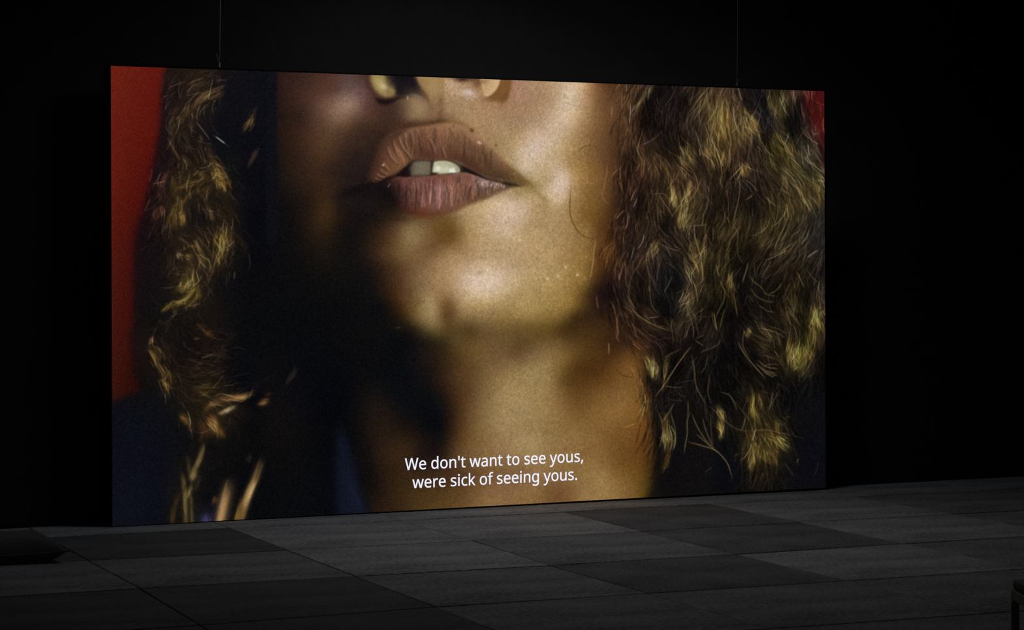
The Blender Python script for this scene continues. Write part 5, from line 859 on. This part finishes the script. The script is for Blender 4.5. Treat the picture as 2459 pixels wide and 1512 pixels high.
# ---- the two wires the screen hangs from
def wire(t, ztop, tail_side, label):
    base = SCR + SDIR * t - SNRM * 0.022 + Vector((0, 0, SH + 0.008))
    e = empty('suspension_wire', base, SANG); tag(e, label, 'wire', None)
    L = CEIL - base.z - 0.001
    bm = bmesh.new(); lean = 0.010 / 0.37
    tube(bm, [(0.0, 0, 0.03), (lean * 0.15 * .6, 0, 0.15), (lean * 0.5 * .6, 0, 0.5), (lean * L * .5, 0, L)], 0.0019, 6); bm_obj('cable', bm, M_WIRE, e, True)
    bm = bmesh.new()
    ring = [(0.0045 * math.sin(a), 0, 0.006 + 0.0075 * (1 - math.cos(a))) for a in [k * math.pi / 6 for k in range(13)]]
    tube(bm, ring, 0.0012, 6); bm_obj('cable_loop', bm, M_WIRE, e, True)
    for z in ((0.016, 0.027) if tail_side else (0.020,)):
        bm = bmesh.new(); tube(bm, [(-0.001, 0, z - 0.0052), (0, 0, z - 0.003), (0.001, 0, z + 0.003), (0.0015, 0, z + 0.0052)], [0.0024, 0.0043, 0.0043, 0.0024], 8)
        bm_obj('cable_clip', bm, M_CLIP, e, True)
    bm = bmesh.new()
    if tail_side: tube(bm, [(-0.002, 0, 0.03), (-0.010, 0, 0.052), (-0.0165, 0, 0.085)], 0.0013, 6)
    else: tube(bm, [(0.003, 0, 0.022), (0.006, 0, 0.035), (0.0075, 0, 0.055)], 0.0013, 6)
    bm_obj('cable_tail', bm, M_WIRE, e, True)
wire(0.629, 5, True, 'thin steel wire holding up the left end of the screen, its loose tail bent left')
wire(4.001, 5, False, 'thin steel wire holding up the right end of the screen, single clip')

# ---------------------------------------------------------------- floor cushion at the left
def cushion(loc, rz, half, hgt, label):
    root = empty('floor_cushion', loc, rz); tag(root, label, 'cushion')
    n = 28; V = []; F = []; idx = {}
    rc = random.Random(3)
    def edge(u, v):                       # pinched outline between the corners
        k = 1 - 0.10 * (1 - v * v) ** 1.0; k2 = 1 - 0.10 * (1 - u * u) ** 1.0
        return u * half * k, v * half * k2
    zc = lambda u, v: 0.045 + 0.012 * abs(u * v) ** 2
    for side in (1, -1):
        for a in range(n + 1):
            for b in range(n + 1):
                u = math.sin((a / n * 2 - 1) * math.pi / 2); v = math.sin((b / n * 2 - 1) * math.pi / 2)
                x, y = edge(u, v)
                f = max(0.0, (1 - u ** 6) * (1 - v ** 6)) ** 0.75
                z = zc(u, v)
                wr = 0.004 * math.sin(9 * u + 3 * v) * math.sin(5 * v - 2 * u) * f
                if side > 0: z = z + (hgt - 0.045) * f + wr
                else: z = max(0.0, z - 0.06 * f) if f > 0 else z
                rim = a in (0, n) or b in (0, n)
                if side < 0 and rim: idx[(side, a, b)] = idx[(1, a, b)]; continue
                idx[(side, a, b)] = len(V); V.append((x, y, z))
    for side in (1, -1):
        for a in range(n):
            for b in range(n):
                q = [idx[(side, a, b)], idx[(side, a + 1, b)], idx[(side, a + 1, b + 1)], idx[(side, a, b + 1)]]
                F.append(q if side > 0 else q[::-1])
    mesh_obj('cushion_cover', V, F, M_CUSH, root, True)
    bm = bmesh.new(); P = []
    for k in range(4):
        for s in range(24):
            t = math.sin((s / 24 * 2 - 1) * math.pi / 2)
            u, v = [(t, -1), (1, t), (-t, 1), (-1, -t)][k]
            x, y = edge(u, v); P.append((x * 1.004, y * 1.004, zc(u, v)))
    tube(bm, P + [P[0]], 0.0045, 6, False); bm_obj('piping', bm, M_CUSHP, root, True)
    return root
cushion((1.897, 10.86, 0.0012), 0.0, 0.27, 0.122, 'charcoal cotton floor cushion lying left of the screen, its corner pointing right')

# ---------------------------------------------------------------- corner of a low stool at the right
def stool(loc, rz, label):
    root = empty('low_stool', loc, rz); tag(root, label, 'stool')
    w, d, h = 0.50, 0.50, 0.45
    box('seat_pad', (0.004, -d + 0.004, h - 0.030), (w - 0.004, -0.004, h), M_STOOL, root, 0.010)
    bm = bmesh.new(); add_box(bm, (0, -d, h - 0.062), (w, -d + 0.022, h - 0.031), 0.002); add_box(bm, (0, -0.022, h - 0.062), (w, 0, h - 0.031), 0.002)
    add_box(bm, (0, -d + 0.0225, h - 0.062), (0.022, -0.0225, h - 0.031), 0.002); add_box(bm, (w - 0.022, -d + 0.0225, h - 0.062), (w, -0.0225, h - 0.031), 0.002)
    bm_obj('seat_frame', bm, M_SFRAME, root)
    for x in (0, w - 0.022):
        for y in (-d, -0.022):
            bm = bmesh.new(); add_box(bm, (x, y, 0.0), (x + 0.022, y + 0.022, h - 0.0625), 0.002)
            add_box(bm, (x + 0.008, y - 0.0015, 0.02), (x + 0.014, y + 0.0235, h - 0.07))
            add_box(bm, (x - 0.0015, y + 0.008, 0.02), (x + 0.0235, y + 0.014, h - 0.07))
            bm_obj('leg', bm, M_SFRAME, root)
    return root
stool((4.047, 5.589, 0.0012), -0.38, 'low black stool cut off by the lower right corner of the picture')
